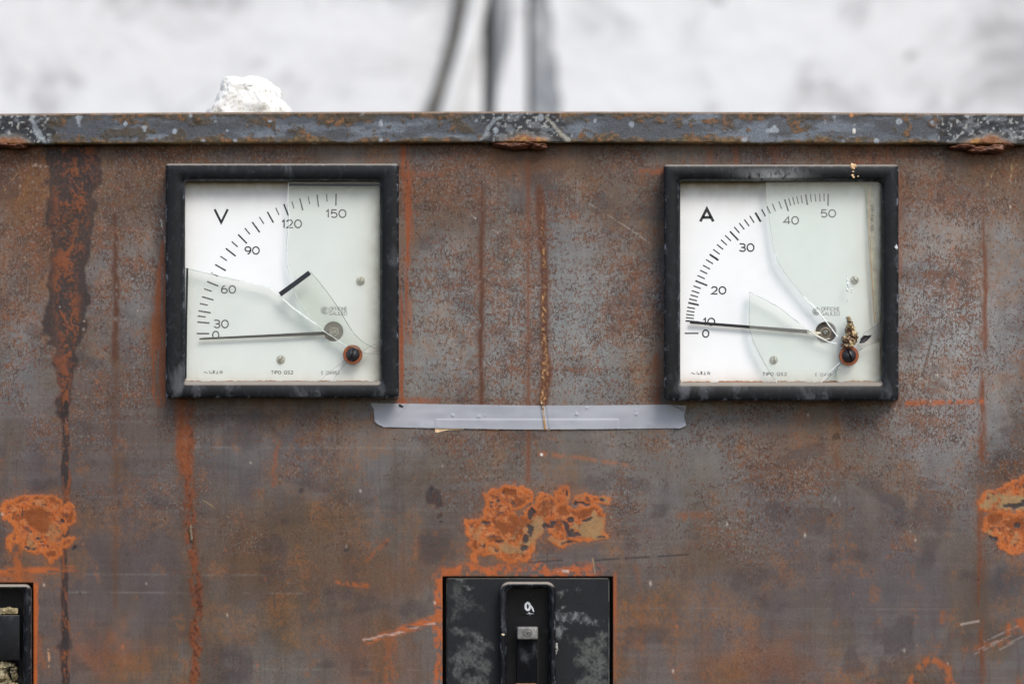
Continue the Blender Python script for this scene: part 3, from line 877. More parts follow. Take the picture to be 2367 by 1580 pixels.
K.c[:] = np.array(lin((72, 76, 82)), np.float32)
K.paint(ss(fbm(u_, v_, 160, 40, 111, 4), .42, .62), (106, 114, 124), .9)
K.paint(ss(fbm(u_, v_, 60, 26, 121, 4), .52, .66), (66, 68, 72), .75)
edge_t = 1 - ss(v_ + (fbm(u_, v_, 60, 30, 131, 4) - .5) * 90, 2, 20)
edge_b = ss(v_ + (fbm(u_, v_, 50, 24, 141, 4) - .5) * 46, HR - 15, HR - 5)
spots = ss(fbm(u_, v_, 30, 22, 151, 4), .585, .625)
spk = ss(fbm(u_, v_, 9, 8, 161, 3), .5, .64)
for msk in (edge_t, edge_b, spots * .9):
    K.paint(msk, (74, 58, 47), .9)
    K.paint(msk * spk * ss(K.mid, .36, .56), (136, 88, 58), .85)
K.paint(edge_b * ss(fbm(u_, v_, 12, 6, 171, 3), .55, .7), (126, 96, 72), .7)
K.paint(ss(fbm(u_, v_, 11, 10, 181, 3), .70, .76), (66, 60, 54), .7)
K.paint(ss(fbm(u_, v_, 26, 22, 191, 2), .80, .86), (150, 158, 166), .8)
K.h += (edge_t + spots + edge_b) * (K.fine * .25)
def burnt(cx, rx_, seed, weld_w):
    m = ss(np.exp(-(((u_ - cx + K.w1 * 80) / rx_) ** 2)), .3, .6)
    K.paint(m, (34, 37, 42), .92)
    K.paint(m * ss(fbm(u_, v_, 20, 14, seed, 4), .55, .64), (108, 113, 118), .75)
    K.paint(m * ss(fbm(u_, v_, 7, 7, seed + 5, 2), .66, .72), (170, 172, 170), .7)
    g = np.exp(-(((u_ - cx - 10) / weld_w) ** 2 + ((v_ - HR - 6 + K.w2 * 16) / 34) ** 2))
    K.paint(ss(g, .3, .6) * .8, (110, 104, 98))
    K.paint(ss(g, .52, .75), (140, 84, 52), .9)
    K.paint(ss(g, .5, .8) * spk, (196, 140, 90), .7)
    K.h += ss(g, .5, .8) * .5 * K.fine
burnt(1205, 110, 201, 80); burnt(2275, 120, 211, 80); burnt(15, 110, 221, 60)
K.paint(K.line([(1112, 64), (1125, 40), (1145, 20), (1160, 12)], [4, 9, 7, 4], 3, 6), (128, 136, 142), .85)
K.paint(K.line([(1262, 12), (1290, 44), (1312, 66)], [4, 5, 10], 3, 4), (150, 148, 138), .8)
K.paint(K.line([(70, 6), (84, 40), (108, 72)], [3, 12, 5], 3, 5), (140, 148, 154), .8)
g = np.exp(-(((u_ - 1974) / 5) ** 2 + ((v_ - 44) / 8) ** 2)); K.paint(ss(g, .35, .7), (214, 212, 204), .95); K.h += ss(g, .3, .7) * .4
for cx, cy, r, c in ((1968, 5, 6, (208, 130, 88)), (404, 44, 6, (150, 160, 172)), (290, 26, 5, (150, 160, 172)), (1460, 30, 7, (136, 146, 156)), (1146, 44, 7, (140, 150, 158)), (1250, 14, 8, (150, 156, 160))):
    g = np.exp(-(((u_ - cx) / r) ** 2 + ((v_ - cy) / (r * 1.3)) ** 2)); K.paint(ss(g, .35, .6), c, .9)
K.paint(1 - ss(np.abs(v_ - 2 + K.w2 * 4), 1.5, 4), (150, 130, 112), .7)      # bare worn arris
K.paint(1 - ss(np.abs(v_ - 0 - HR + 2 + K.w2 * 3), 1, 3), (140, 116, 86), .55)
co = np.zeros(RX.shape + (3,))
kf = (D + YF) / D
for j in range(len(prof)):
    py = bw + prof[j, 2]
    co[j, :, 0] = CX + ((rx - 1183.5) * S - CX) * kf
    co[j, :, 2] = (790 - py) * S * kf
    co[j, :, 1] = prof[j, 1]
front = ((prof[:, 2] > 2) & (prof[:, 2] < HR - 2))[:, None]
co[..., 1] -= K.h * .001 * front
co[..., 2] += np.where((prof[:, 2] >= HR - 4)[:, None], (K.w1 * 3.0) * S, 0)
rail = grid_mesh('top_rail', co, np.ones((co.shape[0] - 1, co.shape[1] - 1), bool), M['rail'], panel, K.c, None)
mb = MB()      # closing strip at the back of the rail
a0, a1 = P(-760, 262, YF), P(3140, 262, YF)
zt, zb = (790 - 262.5) * S * kf, (790 - 262.5 - HR) * S * kf
mb.add([(a0.x, YF + .0452, zb - .001), (a1.x, YF + .0452, zb - .001), (a1.x, YF + .0452, zt + .001), (a0.x, YF + .0452, zt + .001),
        (a0.x, YF + .047, zb - .001), (a1.x, YF + .047, zb - .001), (a1.x, YF + .047, zt + .001), (a0.x, YF + .047, zt + .001)],
       [(0, 1, 2, 3), (4, 5, 6, 7), (0, 1, 5, 4), (2, 3, 7, 6), (0, 3, 7, 4), (1, 2, 6, 5)])
mb.build('rail_back', M['deepblack'], panel, smooth=False)

from mathutils import noise as mn
def blob(mb, c, rad, seed, amp=.25, freq=1.6, sub=4, m=0, flat=None):
    bm = bmesh.new(); bmesh.ops.create_icosphere(bm, subdivisions=sub, radius=1)
    off = Vector((seed * 3.1, seed * 1.7, seed * .9))
    vs = []
    for v in bm.verts:
        n = v.co.normalized()
        k = 1 + amp * mn.fractal(n * freq + off, .9, 2.1, 4) * 1.6
        vs.append(Vector(c) + Vector((n.x * rad[0] * k, n.y * rad[1] * k, n.z * rad[2] * k)))
    mb.add(vs, [tuple(v.index for v in f.verts) for f in bm.faces], m)
    bm.free()
for k, parts in enumerate((((1165, 336, 26, 9), (1195, 338, 34, 12), (1222, 334, 18, 9), (1245, 338, 22, 12)),
                           ((2225, 340, 34, 9), (2262, 346, 32, 12), (2300, 344, 26, 15), (2325, 338, 18, 9)),
                           ((12, 335, 24, 9), (42, 338, 26, 10), (-20, 336, 30, 10)))):
    mb = MB()
    for i, (cx, cy, ax, az) in enumerate(parts):
        blob(mb, P(cx, cy, -.0030), (ax * S, .0042, az * .75 * S), 11 * k + i, .16, 1.5)
    mb.build('weld_bead', M['weld'], panel)

# ------------------------------------------------------------------ meters
YG, YD, YN = -.0084, -.0040, -.0058      # glass front, dial front, needle
def bezel(root, o, i, pro=.0125, smear=None):
    l, t, r, b = o; li, ti, ri, bi = i
    def O(d, rad=9): return subdivide(rrect(l + d, t + d, r - d, b - d, max(2, rad - d * .6)), 9)
    n0 = len(O(0))
    def same(pl):
        return pl
    # matching counts: build rings by interpolating between outer and inner outlines by angle order
    def ring(L, T, Rr, B, rad):
        base = rrect(L, T, Rr, B, rad)
        out = []
        for k in range(len(base)):
            a = base[k]; c = base[(k + 1) % len(base)]
            seg = 40 if (k + 1) % 8 == 0 else 1
            for j in range(seg): out.append((a[0] + (c[0] - a[0]) * j / seg, a[1] + (c[1] - a[1]) * j / seg))
        return out
    def jig(pts, amp, seed):
        return [(x + amp * (mn.noise(Vector((x * .05, y * .05, seed)))), y + amp * (mn.noise(Vector((x * .05, y * .05, seed + 9))))) for x, y in pts]
    rings = [(ring(l, t, r, b, 8), .0004), (ring(l, t, r, b, 8), -pro + .0016),
             (jig(ring(l + .8, t + .8, r - .8, b - .8, 7.5), .25, 1), -pro + .0009), (jig(ring(l + 2.4, t + 2.4, r - 2.4, b - 2.4, 7), .25, 1), -pro + .0003),
             (ring(l + 5.5, t + 5.5, r - 5.5, b - 5.5, 6), -pro),
             (ring(li - 13, ti - 10, ri + 9, bi + 11, 14), -pro + .0001),
             (ring(li - 7, ti - 6, ri + 6, bi + 7, 11), -pro + .0006),
             (jig(ring(li - 2, ti - 2, ri + 2, bi + 2, 8), .3, 4), -pro + .0018), (ring(li, ti, ri, bi, 7), -pro + .0032),
             (ring(li, ti, ri, bi, 7), YD + .0002)]
    mb = MB()
    loft(mb, rings, 0, wear=[.3, .75, 1, .8, .06, .03, .08, .5, .15, .05])
    N = len(rings[0][0]); mb.a['smear'] = {}
    for j in range(len(rings)):
        for i in range(N):
            x, y = rings[j][0][i]
            sm = 0
            if smear and y < (t + b) / 2: sm = math.exp(-((x - smear[0]) / smear[1]) ** 2) * (0, 0, 0, 0, 0, 1, 1, .9, .5, 0)[j]
            mb.a['smear'][j * N + i] = sm
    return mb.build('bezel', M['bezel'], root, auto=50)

def dial(root, rect, hub, hr, yellow):
    l, t, r, b = rect
    xs = np.arange(l, r + .1, (r - l) / 150); ys = np.arange(t, b + .1, (b - t) / 150)
    mb = MB(); idx = {}
    vs = []; st = []
    for j, y in enumerate(ys):
        for i, x in enumerate(xs):
            d = math.hypot(x - hub[0], y - hub[1])
            px, py = x, y
            if d < hr - 1.6: continue
            if d < hr + 1.6: px, py = hub[0] + (x - hub[0]) / d * hr, hub[1] + (y - hub[1]) / d * hr
            idx[(i, j)] = len(vs); vs.append(P(px, py, YD))
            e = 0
            for dist, wd, k in ((r - x, 24, yellow[1]), (b - y, 13, yellow[2]), (y - t, 30, yellow[0]), (x - l, 5, yellow[3])):  # grime along the edges; the top band also paints the bezel's shade
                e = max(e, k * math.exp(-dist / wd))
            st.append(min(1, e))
    fs = [(idx[(i, j)], idx[(i + 1, j)], idx[(i + 1, j + 1)], idx[(i, j + 1)]) for j in range(len(ys) - 1) for i in range(len(xs) - 1)
          if all(q in idx for q in ((i, j), (i + 1, j), (i + 1, j + 1), (i, j + 1)))]
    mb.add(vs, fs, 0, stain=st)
    n = 48
    def c(rad, y): return [P(hub[0] + rad * math.cos(2 * math.pi * k / n), hub[1] + rad * math.sin(2 * math.pi * k / n), y) for k in range(n)]
    vs = c(hr + 2.6, YD - .00003) + c(hr, YD - .00006) + c(hr - .3, YD + .0022)
    fs = [(j * n + k, j * n + (k + 1) % n, (j + 1) * n + (k + 1) % n, (j + 1) * n + k) for j in range(2) for k in range(n)]
    mb.add(vs, fs, 0)
    d = mb.build('dial', M['dial'], root)
    mb = MB(); disc(mb, hub[0], hub[1], [(hr, YD + .0022), (hr, YD + .0019), (hr * .55, YD + .0018), (hr * .55, YD + .0016), (0.5, YD + .0016)])
    mb.build('hub_well', M['hubdark'], d, auto=40)
    return d

def slot_screw(mb, cx, cy, r, y0, dome, ang, m=0, sw=.16):
    """domed slotted head"""
    n = 40
    prof = [(r, y0), (r, y0 - dome * .35), (r * .93, y0 - dome * .6), (r * .75, y0 - dome * .85), (r * .45, y0 - dome * .97)]
    ca, sa = math.cos(R(ang)), math.sin(R(ang))
    rings = 14; vs = []; fs = []
    for j in range(rings + 1):
        rr = r * (1 - j / rings) if j else r
        for i in range(n):
            a = 2 * math.pi * i / n
            x, z = rr * math.cos(a), rr * math.sin(a)
            q = rr / r
            h = dome * (math.sqrt(max(0, 1 - (q * .88) ** 2)) - .47) / .53
            off = abs(-x * sa + z * ca)
            if off < r * sw: h = min(h, dome * .15)
            vs.append(P(cx, cy, y0) + Vector((x * S, -h, z * S)))
    for i in range(n):
        a = 2 * math.pi * i / n
        vs.append(P(cx, cy, y0) + Vector((r * S * math.cos(a), .0003, r * S * math.sin(a))))
    for j in range(rings):
        for i in range(n): fs.append((j * n + i, j * n + (i + 1) % n, (j + 1) * n + (i + 1) % n, (j + 1) * n + i))
    L = (rings + 1) * n
    for i in range(n): fs.append((i, (i + 1) % n, L + (i + 1) % n, L + i))
    mb.add(vs, fs, m)

def shard(root, name, pts, y, edges=(), black=(), th=.0013, label=None):
    mb = MB(); n = len(pts)
    vs = [P(a, b, y) for a, b in pts] + [P(a, b, y + th) for a, b in pts]
    fs = [tuple(range(n)), tuple(range(n, 2 * n))]
    mb.add(vs, fs[:1], 0); mb.add(vs, fs[1:], 4)
    b0 = len(mb.v)
    vs2 = list(vs)
    mb.add(vs2, [(i, (i + 1) % n, n + (i + 1) % n, n + i) for i in range(n)], 2)
    for k, (e, wd, mt) in enumerate(edges): ribbon(mb, e, wd, y - .00004 - k * .00003, mt)
    for e, wd in black: ribbon(mb, e, wd, y - .0003, 3, th=.0001)
    o = mb.build(name, [M['glassA' if root.name == 'ammeter' else 'glass'], M['gedge'], M['gdark'], M['blackpaint'], M['gclear']], root, smooth=False)
    if label: o['label'] = label
    return o

def jag(pts, seed, amp=.7, step=9):
    rnd = random.Random(seed); out = [pts[0]]
    for a, b in zip(pts, pts[1:]):
        L = math.hypot(b[0] - a[0], b[1] - a[1]); k = max(1, int(L / step))
        for j in range(1, k + 1):
            t = j / k; e = amp if j < k else 0
            out.append((a[0] + (b[0] - a[0]) * t + rnd.uniform(-e, e), a[1] + (b[1] - a[1]) * t + rnd.uniform(-e, e)))
    return out
def smooth(pts, k=6):
    out = []
    for i in range(len(pts) - 1):
        p0 = pts[max(0, i - 1)]; p1 = pts[i]; p2 = pts[i + 1]; p3 = pts[min(len(pts) - 1, i + 2)]
        for j in range(k):
            t = j / k
            out.append(tuple(.5 * (2 * p1[c] + (p2[c] - p0[c]) * t + (2 * p0[c] - 5 * p1[c] + 4 * p2[c] - p3[c]) * t * t + (3 * p1[c] - p0[c] - 3 * p2[c] + p3[c]) * t ** 3) for c in (0, 1)))
    return out + [pts[-1]]
def taper(n, a, b, seed):
    rnd = random.Random(seed)
    return [(a + (b - a) * math.sin(math.pi * min(1, (i + .3) / n))) * rnd.uniform(.6, 1.3) for i in range(n)]

def tick_meshes(d, outs, ctr, K_, org, seed=0):
    mb = MB()
    for u, v, L, wd in outs:
        dx, dy = ctr[0] - u, ctr[1] - v; q = math.hypot(dx, dy)
        p0 = (org[0] + u * K_, org[1] + v * K_); p1 = (org[0] + (u + dx / q * L) * K_, org[1] + (v + dy / q * L) * K_)
        ribbon(mb, [p0, p1], wd * K_, YD)
    return mb.build('scale', M['ink'], d, smooth=False)
def word(d, name, s, box_, sw, K_, org, sp=.22):
    mb = MB(); l, t, r, b = box_
    text(mb, s, org[0] + l * K_, org[1] + t * K_, org[0] + r * K_, org[1] + b * K_, sw * K_, YD, sp)
    return mb.build(name, M['ink'], d, smooth=False)
def logo(d, cu, cv, K_, org, l, r, t1, b1, t2, b2):
    mb = MB(); c = (org[0] + cu * K_, org[1] + cv * K_)
    ribbon(mb, arc(c[0], c[1], 23 * K_, 23 * K_, 0, 350, 30), .9, YD, 0, False)
    ribbon(mb, arc(c[0], c[1], 15 * K_, 15 * K_, 40, 320, 24), 1.3, YD)
    ribbon(mb, arc(c[0], c[1], 8 * K_, 8 * K_, 40, 320, 14) + [(c[0] + 8 * K_, c[1]), (c[0] + 1 * K_, c[1])], 1.2, YD)
    text(mb, 'OFFICINE', org[0] + l * K_, org[1] + t1 * K_, org[0] + r * K_, org[1] + b1 * K_, .95, YD, .2)
    text(mb, 'GALILEO', org[0] + l * K_, org[1] + t2 * K_, org[0] + r * K_, org[1] + b2 * K_, .95, YD, .2)
    return mb.build('maker_mark', M['ink'], d, smooth=False)
def symbols(d, l, t, K_, org):
    mb = MB(); f = lambda u, v: (org[0] + (l + u) * K_, org[1] + (t + v) * K_)
    ribbon(mb, [f(0, 14), f(6, 9), f(12, 14), f(18, 19), f(24, 14)], 1.1, YD)
    x0, y0 = f(32, 2); x1, y1 = f(48, 22); text(mb, '1', x0, y0, x0 + 2.5, y1, 1.1, YD); text(mb, 's', x0 + 3.5, y0 + 3, x0 + 7, y1, 1.1, YD)
    for yy in (3, 10, 17): ribbon(mb, [f(56, yy), f(70, yy)], 1.1, YD)
    ribbon(mb, [f(63, 1), f(63, 22)], 1.0, YD)
    ribbon(mb, [f(84, 2), f(84, 20)], 1.1, YD); ribbon(mb, [f(76, 20), f(92, 20)], 1.1, YD)
    st = []
    for k in range(10):
        a = R(-90 + 36 * k); rr = 11 if k % 2 == 0 else 4.6
        st.append(f(108 + rr * math.cos(a), 12 + rr * math.sin(a)))
    ribbon(mb, st, .9, YD, 0, True)
    return mb.build('symbols', M['ink'], d, smooth=False)

def adjuster(root, cx, cy, r1, r2, ang):
    mb = MB()
    disc(mb, cx, cy, [(r1, YG + .0006), (r1, YG - .0006), (r1 * .96, YG - .0009), (r2 * .98, YG - .00095), (r2 * .9, YG - .0004)])
    wsh = mb.build('washer', M['rustwasher'], root, auto=35)
    mb = MB(); slot_screw(mb, cx, cy, r2, YG - .0009, .0022, ang, sw=.075)
    disc(mb, cx, cy, [(r2 * .5, YG - .0005), (r2 * .5, YD)])
    mb.build('adjusting_screw', M['screwblack'], root, auto=40)
def dscrew(d, cx, cy, r, ang):
    mb = MB(); slot_screw(mb, cx, cy, r, YD, .0017, ang, sw=.12)
    return mb.build('dial_screw', M['screwmetal'], d, auto=40)

# --- voltmeter
KV = 580 / 1568; OV = (360, 360)
def v(u, w): return (OV[0] + u * KV, OV[1] + w * KV)
def vv(lst): return [v(*q) for q in lst]
volt = empty('voltmeter', P(652, 921, 0))
tag(volt, 'square black framed voltmeter marked V with cracked glass, left of the tape', 'voltmeter', 'square panel meters')
Lo = v(62, 50); Ro = v(1519, 1513); Li = v(184, 160); Ri = v(1400, 1408)
bezel(volt, (Lo[0], Lo[1], Ro[0], Ro[1]), (Li[0], Li[1], Ri[0], Ri[1]))
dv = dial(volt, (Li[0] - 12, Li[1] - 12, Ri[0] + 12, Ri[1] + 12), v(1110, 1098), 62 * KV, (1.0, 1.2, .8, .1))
outs = []
for u, w_, L, wd in ((1127, 237, 75, 8), (1068, 238, 48, 6), (1008, 243, 77, 8), (953, 255, 48, 6), (900, 266, 77, 8), (850, 285, 47, 6), (801, 302, 76, 9), (750, 325, 48, 6), (698, 350, 77, 9),
                     (648, 382, 50, 6), (603, 414, 79, 9), (557, 452, 50, 7), (515, 491, 78, 9), (475, 535, 50, 7), (438, 578, 78, 9), (404, 627, 49, 7), (372, 679, 76, 9), (346, 731, 48, 7),
                     (321, 785, 76, 9), (302, 830, 51, 8), (289, 880, 75, 9), (276, 922, 50, 8), (268, 968, 77, 9), (263, 1000, 50, 8), (260, 1038, 76, 9), (256, 1110, 78, 9)):
    outs.append((u, w_, L, wd))
tick_meshes(dv, outs, (1112, 1108), KV, OV)
word(dv, 'unit_letter', 'V', (361, 327, 457, 424), 14, KV, OV)
for s_, bx in (('150', (1060, 334, 1192, 389)), ('120', (784, 397, 914, 453)), ('90', (553, 565, 650, 617)), ('60', (406, 808, 502, 861)), ('30', (360, 1023, 457, 1077)), ('0', (352, 1092, 398, 1146))):
    word(dv, 'number', s_, bx, 7.5, KV, OV, .25)
logo(dv, 1055, 967, KV, OV, 1084, 1196, 944, 968, 972, 996)
symbols(dv, 300, 1339, KV, OV)
word(dv, 'lettering', 'TIPO QS2', (720, 1341, 860, 1364), 3.4, KV, OV, .35)
word(dv, 'lettering', 'E 124953', (1036, 1344, 1148, 1366), 2.6, KV, OV, .5)
dscrew(dv, *v(1280, 781), 28 * KV, 75); dscrew(dv, *v(782, 1272), 28 * KV, 50)
mb = MB(); disc(mb, *v(1115, 1100), [(30 * KV, YD + .0016), (30 * KV, YD - .0004), (22 * KV, YD - .0005), (21 * KV, YD + .0002)]); mb.build('hub', M['hubmetal'], dv, auto=40)
mb = MB(); slot_screw(mb, *v(1118, 1102), 11 * KV, YD - .0004, .0012, 30); mb.build('pivot', M['screwmetal'], dv)
mb = MB(); ribbon(mb, vv([(272, 1144), (300, 1142), (700, 1124), (1050, 1108), (1085, 1106)]), [10 * KV, 13 * KV, 17 * KV, 22 * KV, 22 * KV], YN, th=.0004)
mb.build('needle', M['needle'], volt, smooth=False)
mb = MB(); ribbon(mb, vv([(1085, 1106), (1112, 1102)]), 8, YN + .0004, th=.0012); mb.build('needle_arm', M['hubmetal'], volt, smooth=False)
crack = [(712, 822), (770, 868), (870, 955), (1000, 1048), (1050, 1095), (1120, 1140), (1190, 1187)]
crackR = [(830, 165), (826, 300), (835, 400), (822, 550), (820, 650), (835, 720), (860, 790), (875, 870), (930, 960), (1000, 1045)]
c1 = jag(vv([(175, 693), (208, 702), (345, 735), (500, 770), (600, 795)] + crack), 1)
c2 = jag(smooth(vv(crackR + [(1050, 1093), (1120, 1137), (1190, 1184)]), 3), 2, .35)
c3_ = jag(vv([(1170, 1290), (1100, 1340), (1020, 1412)]), 3, .5)
n1 = len(c1)
shard(volt, 'glass_shard', c1 + vv([(1215, 1230)]) + c3_ + vv([(180, 1410), (180, 900)]), YG,
      [(c1, taper(n1, .8, 1.8, 4), 1), (jag(vv(crack[1:5]), 5), 2.6, 1), (c3_, .9, 2), ([(a, b + 2.2) for a, b in c1[:14]], .9, 2)], [(vv([(197, 702), (191, 1000), (186, 1392)]), 13 * KV)],
      label='lower left piece of cracked glass with black edge')
c4_ = jag(vv([(1290, 1228), (1340, 1235), (1410, 1238)]), 6, .5); c5_ = jag(vv([(1290, 1222), (1350, 1190), (1410, 1155)]), 7, .5)
shard(volt, 'glass_shard', c2 + vv([(1230, 1215)]) + c5_ + vv([(1406, 900), (1406, 165)]), YG + .0002,
      [(c2, taper(len(c2), .5, 1.5, 8), 1), ([(a - 1.8, b) for a, b in c2[4:34]], 1.0, 2), (c5_, 1, 2)], [(vv([(832, 180), (1100, 181), (1398, 182)]), 14 * KV)],
      label='upper right piece of cracked glass')
c6_ = jag(vv([(1190, 1290), (1150, 1340), (1100, 1412)]), 9, .5)
shard(volt, 'glass_shard', c6_[::-1] + vv([(1235, 1262)]) + c4_ + vv([(1406, 1410)]), YG + .0001, [(c6_, 1.0, 2), (c4_, .9, 2)], label='small lower right piece of cracked glass')
sl = smooth(vv([(965, 725), (1010, 775), (1070, 850), (1120, 920), (1155, 970), (1190, 1035), (1240, 1110), (1300, 1165), (1375, 1205)]), 3)
sr = vv([(775, 872), (850, 945), (940, 1010), (1000, 1050), (1100, 1130), (1200, 1185)])
shard(volt, 'fallen_shard', sl + vv([(1300, 1225)]) + sr[::-1], YG - .0016, [(jag(sl, 12, .3), 1.6, 2), (jag(vv([(960, 720), (905, 800)]), 3, .3), .8, 1), (jag(sr[:4], 13, .3), 2.2, 1)],
      [(vv([(776, 866), (870, 798), (962, 729)]), 30 * KV)], th=.0010, label='fallen glass piece with thick black painted end')
adjuster(volt, *v(1231, 1241), 60 * KV, 43 * KV, 102 - 26)
rnd = random.Random(3)
def deposit(root, l, r, ybase, hmax, seed, name='rust_dust', yb=0.0, x_bias=0):
    """thin ridge of dirt lying along the bottom of the opening"""
    mb = MB(); n = int((r - l) / 2.5); vs = []; fs = []
    for i in range(n + 1):
        x = l + (r - l) * i / n
        h = hmax * (.25 + 1.2 * max(0, mn.fractal(Vector((x * .03, seed, 0)), .7, 2.2, 6) * .7 + .3)) * (1 + x_bias * i / n)
        for (dy, q) in ((-.0034, 0), (-.0024, .5), (-.0012, .9), (-.0001, 1.15)):
            j = mn.noise(Vector((x * .4, dy * 4000, seed)))
            vs.append(P(x, ybase, YD + dy) + Vector((0, 0, h * q * S * (1 + .4 * j))))
    for i in range(n):
        for k in range(3): fs.append((i * 4 + k, i * 4 + k + 1, (i + 1) * 4 + k + 1, (i + 1) * 4 + k))
    mb.add(vs, fs); mb.build(name, M['deposit'], root)
deposit(volt, Li[0] + 2, Ri[0] - 2, Ri[1] + 1, 3.0, 3)

# --- ammeter
KA = 600 / 1622; OA = (1500, 360)
def a_(u, w): return (OA[0] + u * KA, OA[1] + w * KA)
def aa(lst): return [a_(*q) for q in lst]
amp = empty('ammeter', P(1805, 926, 0))
tag(amp, 'square black framed ammeter marked A with broken glass and brown crust inside', 'ammeter', 'square panel meters')
Lo = a_(94, 56); Ro = a_(1560, 1530); Li = a_(196, 160); Ri = a_(1452, 1414)
bezel(amp, (Lo[0], Lo[1], Ro[0], Ro[1]), (Li[0], Li[1], Ri[0], Ri[1]), smear=(a_(785, 0)[0], 62))
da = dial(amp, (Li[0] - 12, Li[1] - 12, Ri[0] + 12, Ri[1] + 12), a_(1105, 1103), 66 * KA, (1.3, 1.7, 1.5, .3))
# dial right margin shows at 1415
outs = []
mj = [(1120, 237, 76, 9), (980, 241, 67, 11), (848, 272, 78, 10), (665, 355, 66, 12), (507, 472, 76, 10), (380, 615, 66, 12), (291, 780, 80, 10), (246, 917, 68, 11), (229, 1030, 86, 9), (224, 1108, 86, 8)]
mn_ = [(1094, 236), (1067, 236), (1038, 238), (1009, 239), (950, 247), (923, 252), (898, 258), (873, 264), (812, 285), (771, 300), (738, 316), (705, 334), (630, 375), (597, 398), (565, 420), (533, 444), (477, 497), (450, 524),
       (425, 553), (402, 584), (358, 648), (338, 683), (320, 714), (304, 747), (278, 812), (268, 842), (259, 868), (252, 893), (239, 945), (236, 968), (233, 990), (231, 1010)]
outs = mj + [(u, w_, 50, 7) for u, w_ in mn_]
tick_meshes(da, outs, (1110, 1108), KA, OA)
word(da, 'unit_letter', 'A', (313, 323, 411, 418), 17, KA, OA)
for s_, bx in (('50', (1070, 334, 1170, 387)), ('40', (838, 376, 938, 431)), ('30', (561, 546, 660, 600)), ('20', (386, 814, 484, 866)), ('10', (335, 1010, 415, 1062)), ('0', (332, 1084, 378, 1136))):
    word(da, 'number', s_, bx, 8, KA, OA, .25)
logo(da, 1047, 970, KA, OA, 1076, 1193, 944, 969, 973, 998)
symbols(da, 265, 1345, KA, OA)
word(da, 'lettering', 'TIPO QS2', (710, 1352, 863, 1374), 3.4, KA, OA, .35)
word(da, 'lettering', 'E 12495', (1040, 1356, 1140, 1376), 2.6, KA, OA, .5)
dscrew(da, *a_(1285, 776), 27 * KA, -50); dscrew(da, *a_(780, 1274), 27 * KA, -80)
mb = MB(); disc(mb, *a_(1103, 1106), [(36 * KA, YD + .0016), (36 * KA, YD - .0005), (26 * KA, YD - .0006), (25 * KA, YD + .0002)]); mb.build('hub', M['hubmetal'], da, auto=40)
mb = MB(); slot_screw(mb, *a_(1103, 1104), 18 * KA, YD, .0016, -35); mb.build('pivot', M['screwmetal'], da)
mb = MB(); ribbon(mb, aa([(256, 1040), (290, 1042), (630, 1069), (860, 1088), (1000, 1099)]), [17 * KA, 18 * KA, 19 * KA, 23 * KA, 24 * KA], YN, th=.0004)
mb.build('needle', M['needle'], amp, smooth=False)
mb = MB()
ribbon(mb, aa([(990, 1098), (1020, 1098), (1045, 1106), (1072, 1105)]), [7, 3.5, 6, 4.5], YN + .0002, th=.0014)
ribbon(mb, aa([(1040, 1108), (1068, 1130), (1100, 1148), (1130, 1140)]), 2.4, YN + .0009, th=.0006)
mb.build('needle_clip', M['bright'], amp, smooth=False)
c1 = jag(smooth(aa([(729, 165), (735, 300), (750, 380), (768, 500), (790, 620), (835, 710), (900, 795), (970, 880), (1050, 962), (1115, 1045), (1180, 1130)]), 4), 21, .2)
c5_ = jag(aa([(1300, 1190), (1345, 1110), (1440, 1045)]), 22, .6)
shard(amp, 'glass_shard', c1 + aa([(1235, 1200)]) + c5_ + aa([(1454, 900), (1454, 163)]), YG + .0002,
      [(c1[28:], [3.0 + .6 * math.sin(i * .5) for i in range(len(c1) - 28)], 1), (c1[:29], .8, 2), ([(a - 2.5, b + .5) for a, b in c1[30:50]], 1.0, 2), (c5_, 1.1, 2), (jag(aa([(760, 690), (790, 660), (795, 600)]), 3, .4), 1, 1)],
      label='upper right piece of cracked glass')
c2 = jag(aa([(1175, 1172), (1120, 1160), (1060, 1130), (1010, 1095), (900, 1015), (810, 945), (720, 895), (660, 868), (630, 850)]), 23, .8)
c3_ = jag(smooth(aa([(630, 850), (627, 1000), (630, 1080), (650, 1150), (690, 1230), (750, 1340), (800, 1416)]), 4), 24, .2)
c4_ = jag(aa([(1075, 1416), (1130, 1350), (1195, 1290)]), 25, .6)
shard(amp, 'glass_shard', c2 + c3_[1:] + c4_ + aa([(1235, 1240)]), YG,
      [(c2, taper(len(c2), .6, 1.2, 27), 2), (c2[:10], 2.0, 1), (c3_[22:], taper(len(c3_) - 22, 1, 1.8, 26), 1), (c3_[:24], 1.0, 2), (c4_, 1.3, 1), ([(a - 2, b) for a, b in c3_[12:40]], .9, 2)], label='lower middle piece of cracked glass')
c6_ = jag(aa([(1180, 1416), (1170, 1350), (1200, 1290)]), 28, .8); c7_ = jag(aa([(1300, 1225), (1370, 1180), (1440, 1160)]), 29, .7)
shard(amp, 'glass_shard', c6_ + aa([(1262, 1255)]) + c7_ + aa([(1454, 1416)]), YG + .0001, [(c6_, 1.2, 2), (c7_, 1.2, 2)], label='lower right corner piece of cracked glass')
s4 = jag(aa([(1100, 1410), (1140, 1370), (1190, 1330), (1178, 1405)]), 31, .6)
shard(amp, 'glass_splinter', s4, YG + .0018, [(s4, 1.2, 2)])
mb = MB(); chip = jag(aa([(1316, 1172), (1322, 1140), (1345, 1120), (1368, 1122), (1392, 1117), (1388, 1130), (1368, 1150), (1345, 1168)]), 33, .8)
chip2 = [(sum(p[0] for p in chip) / len(chip), sum(p[1] for p in chip) / len(chip))] * len(chip)
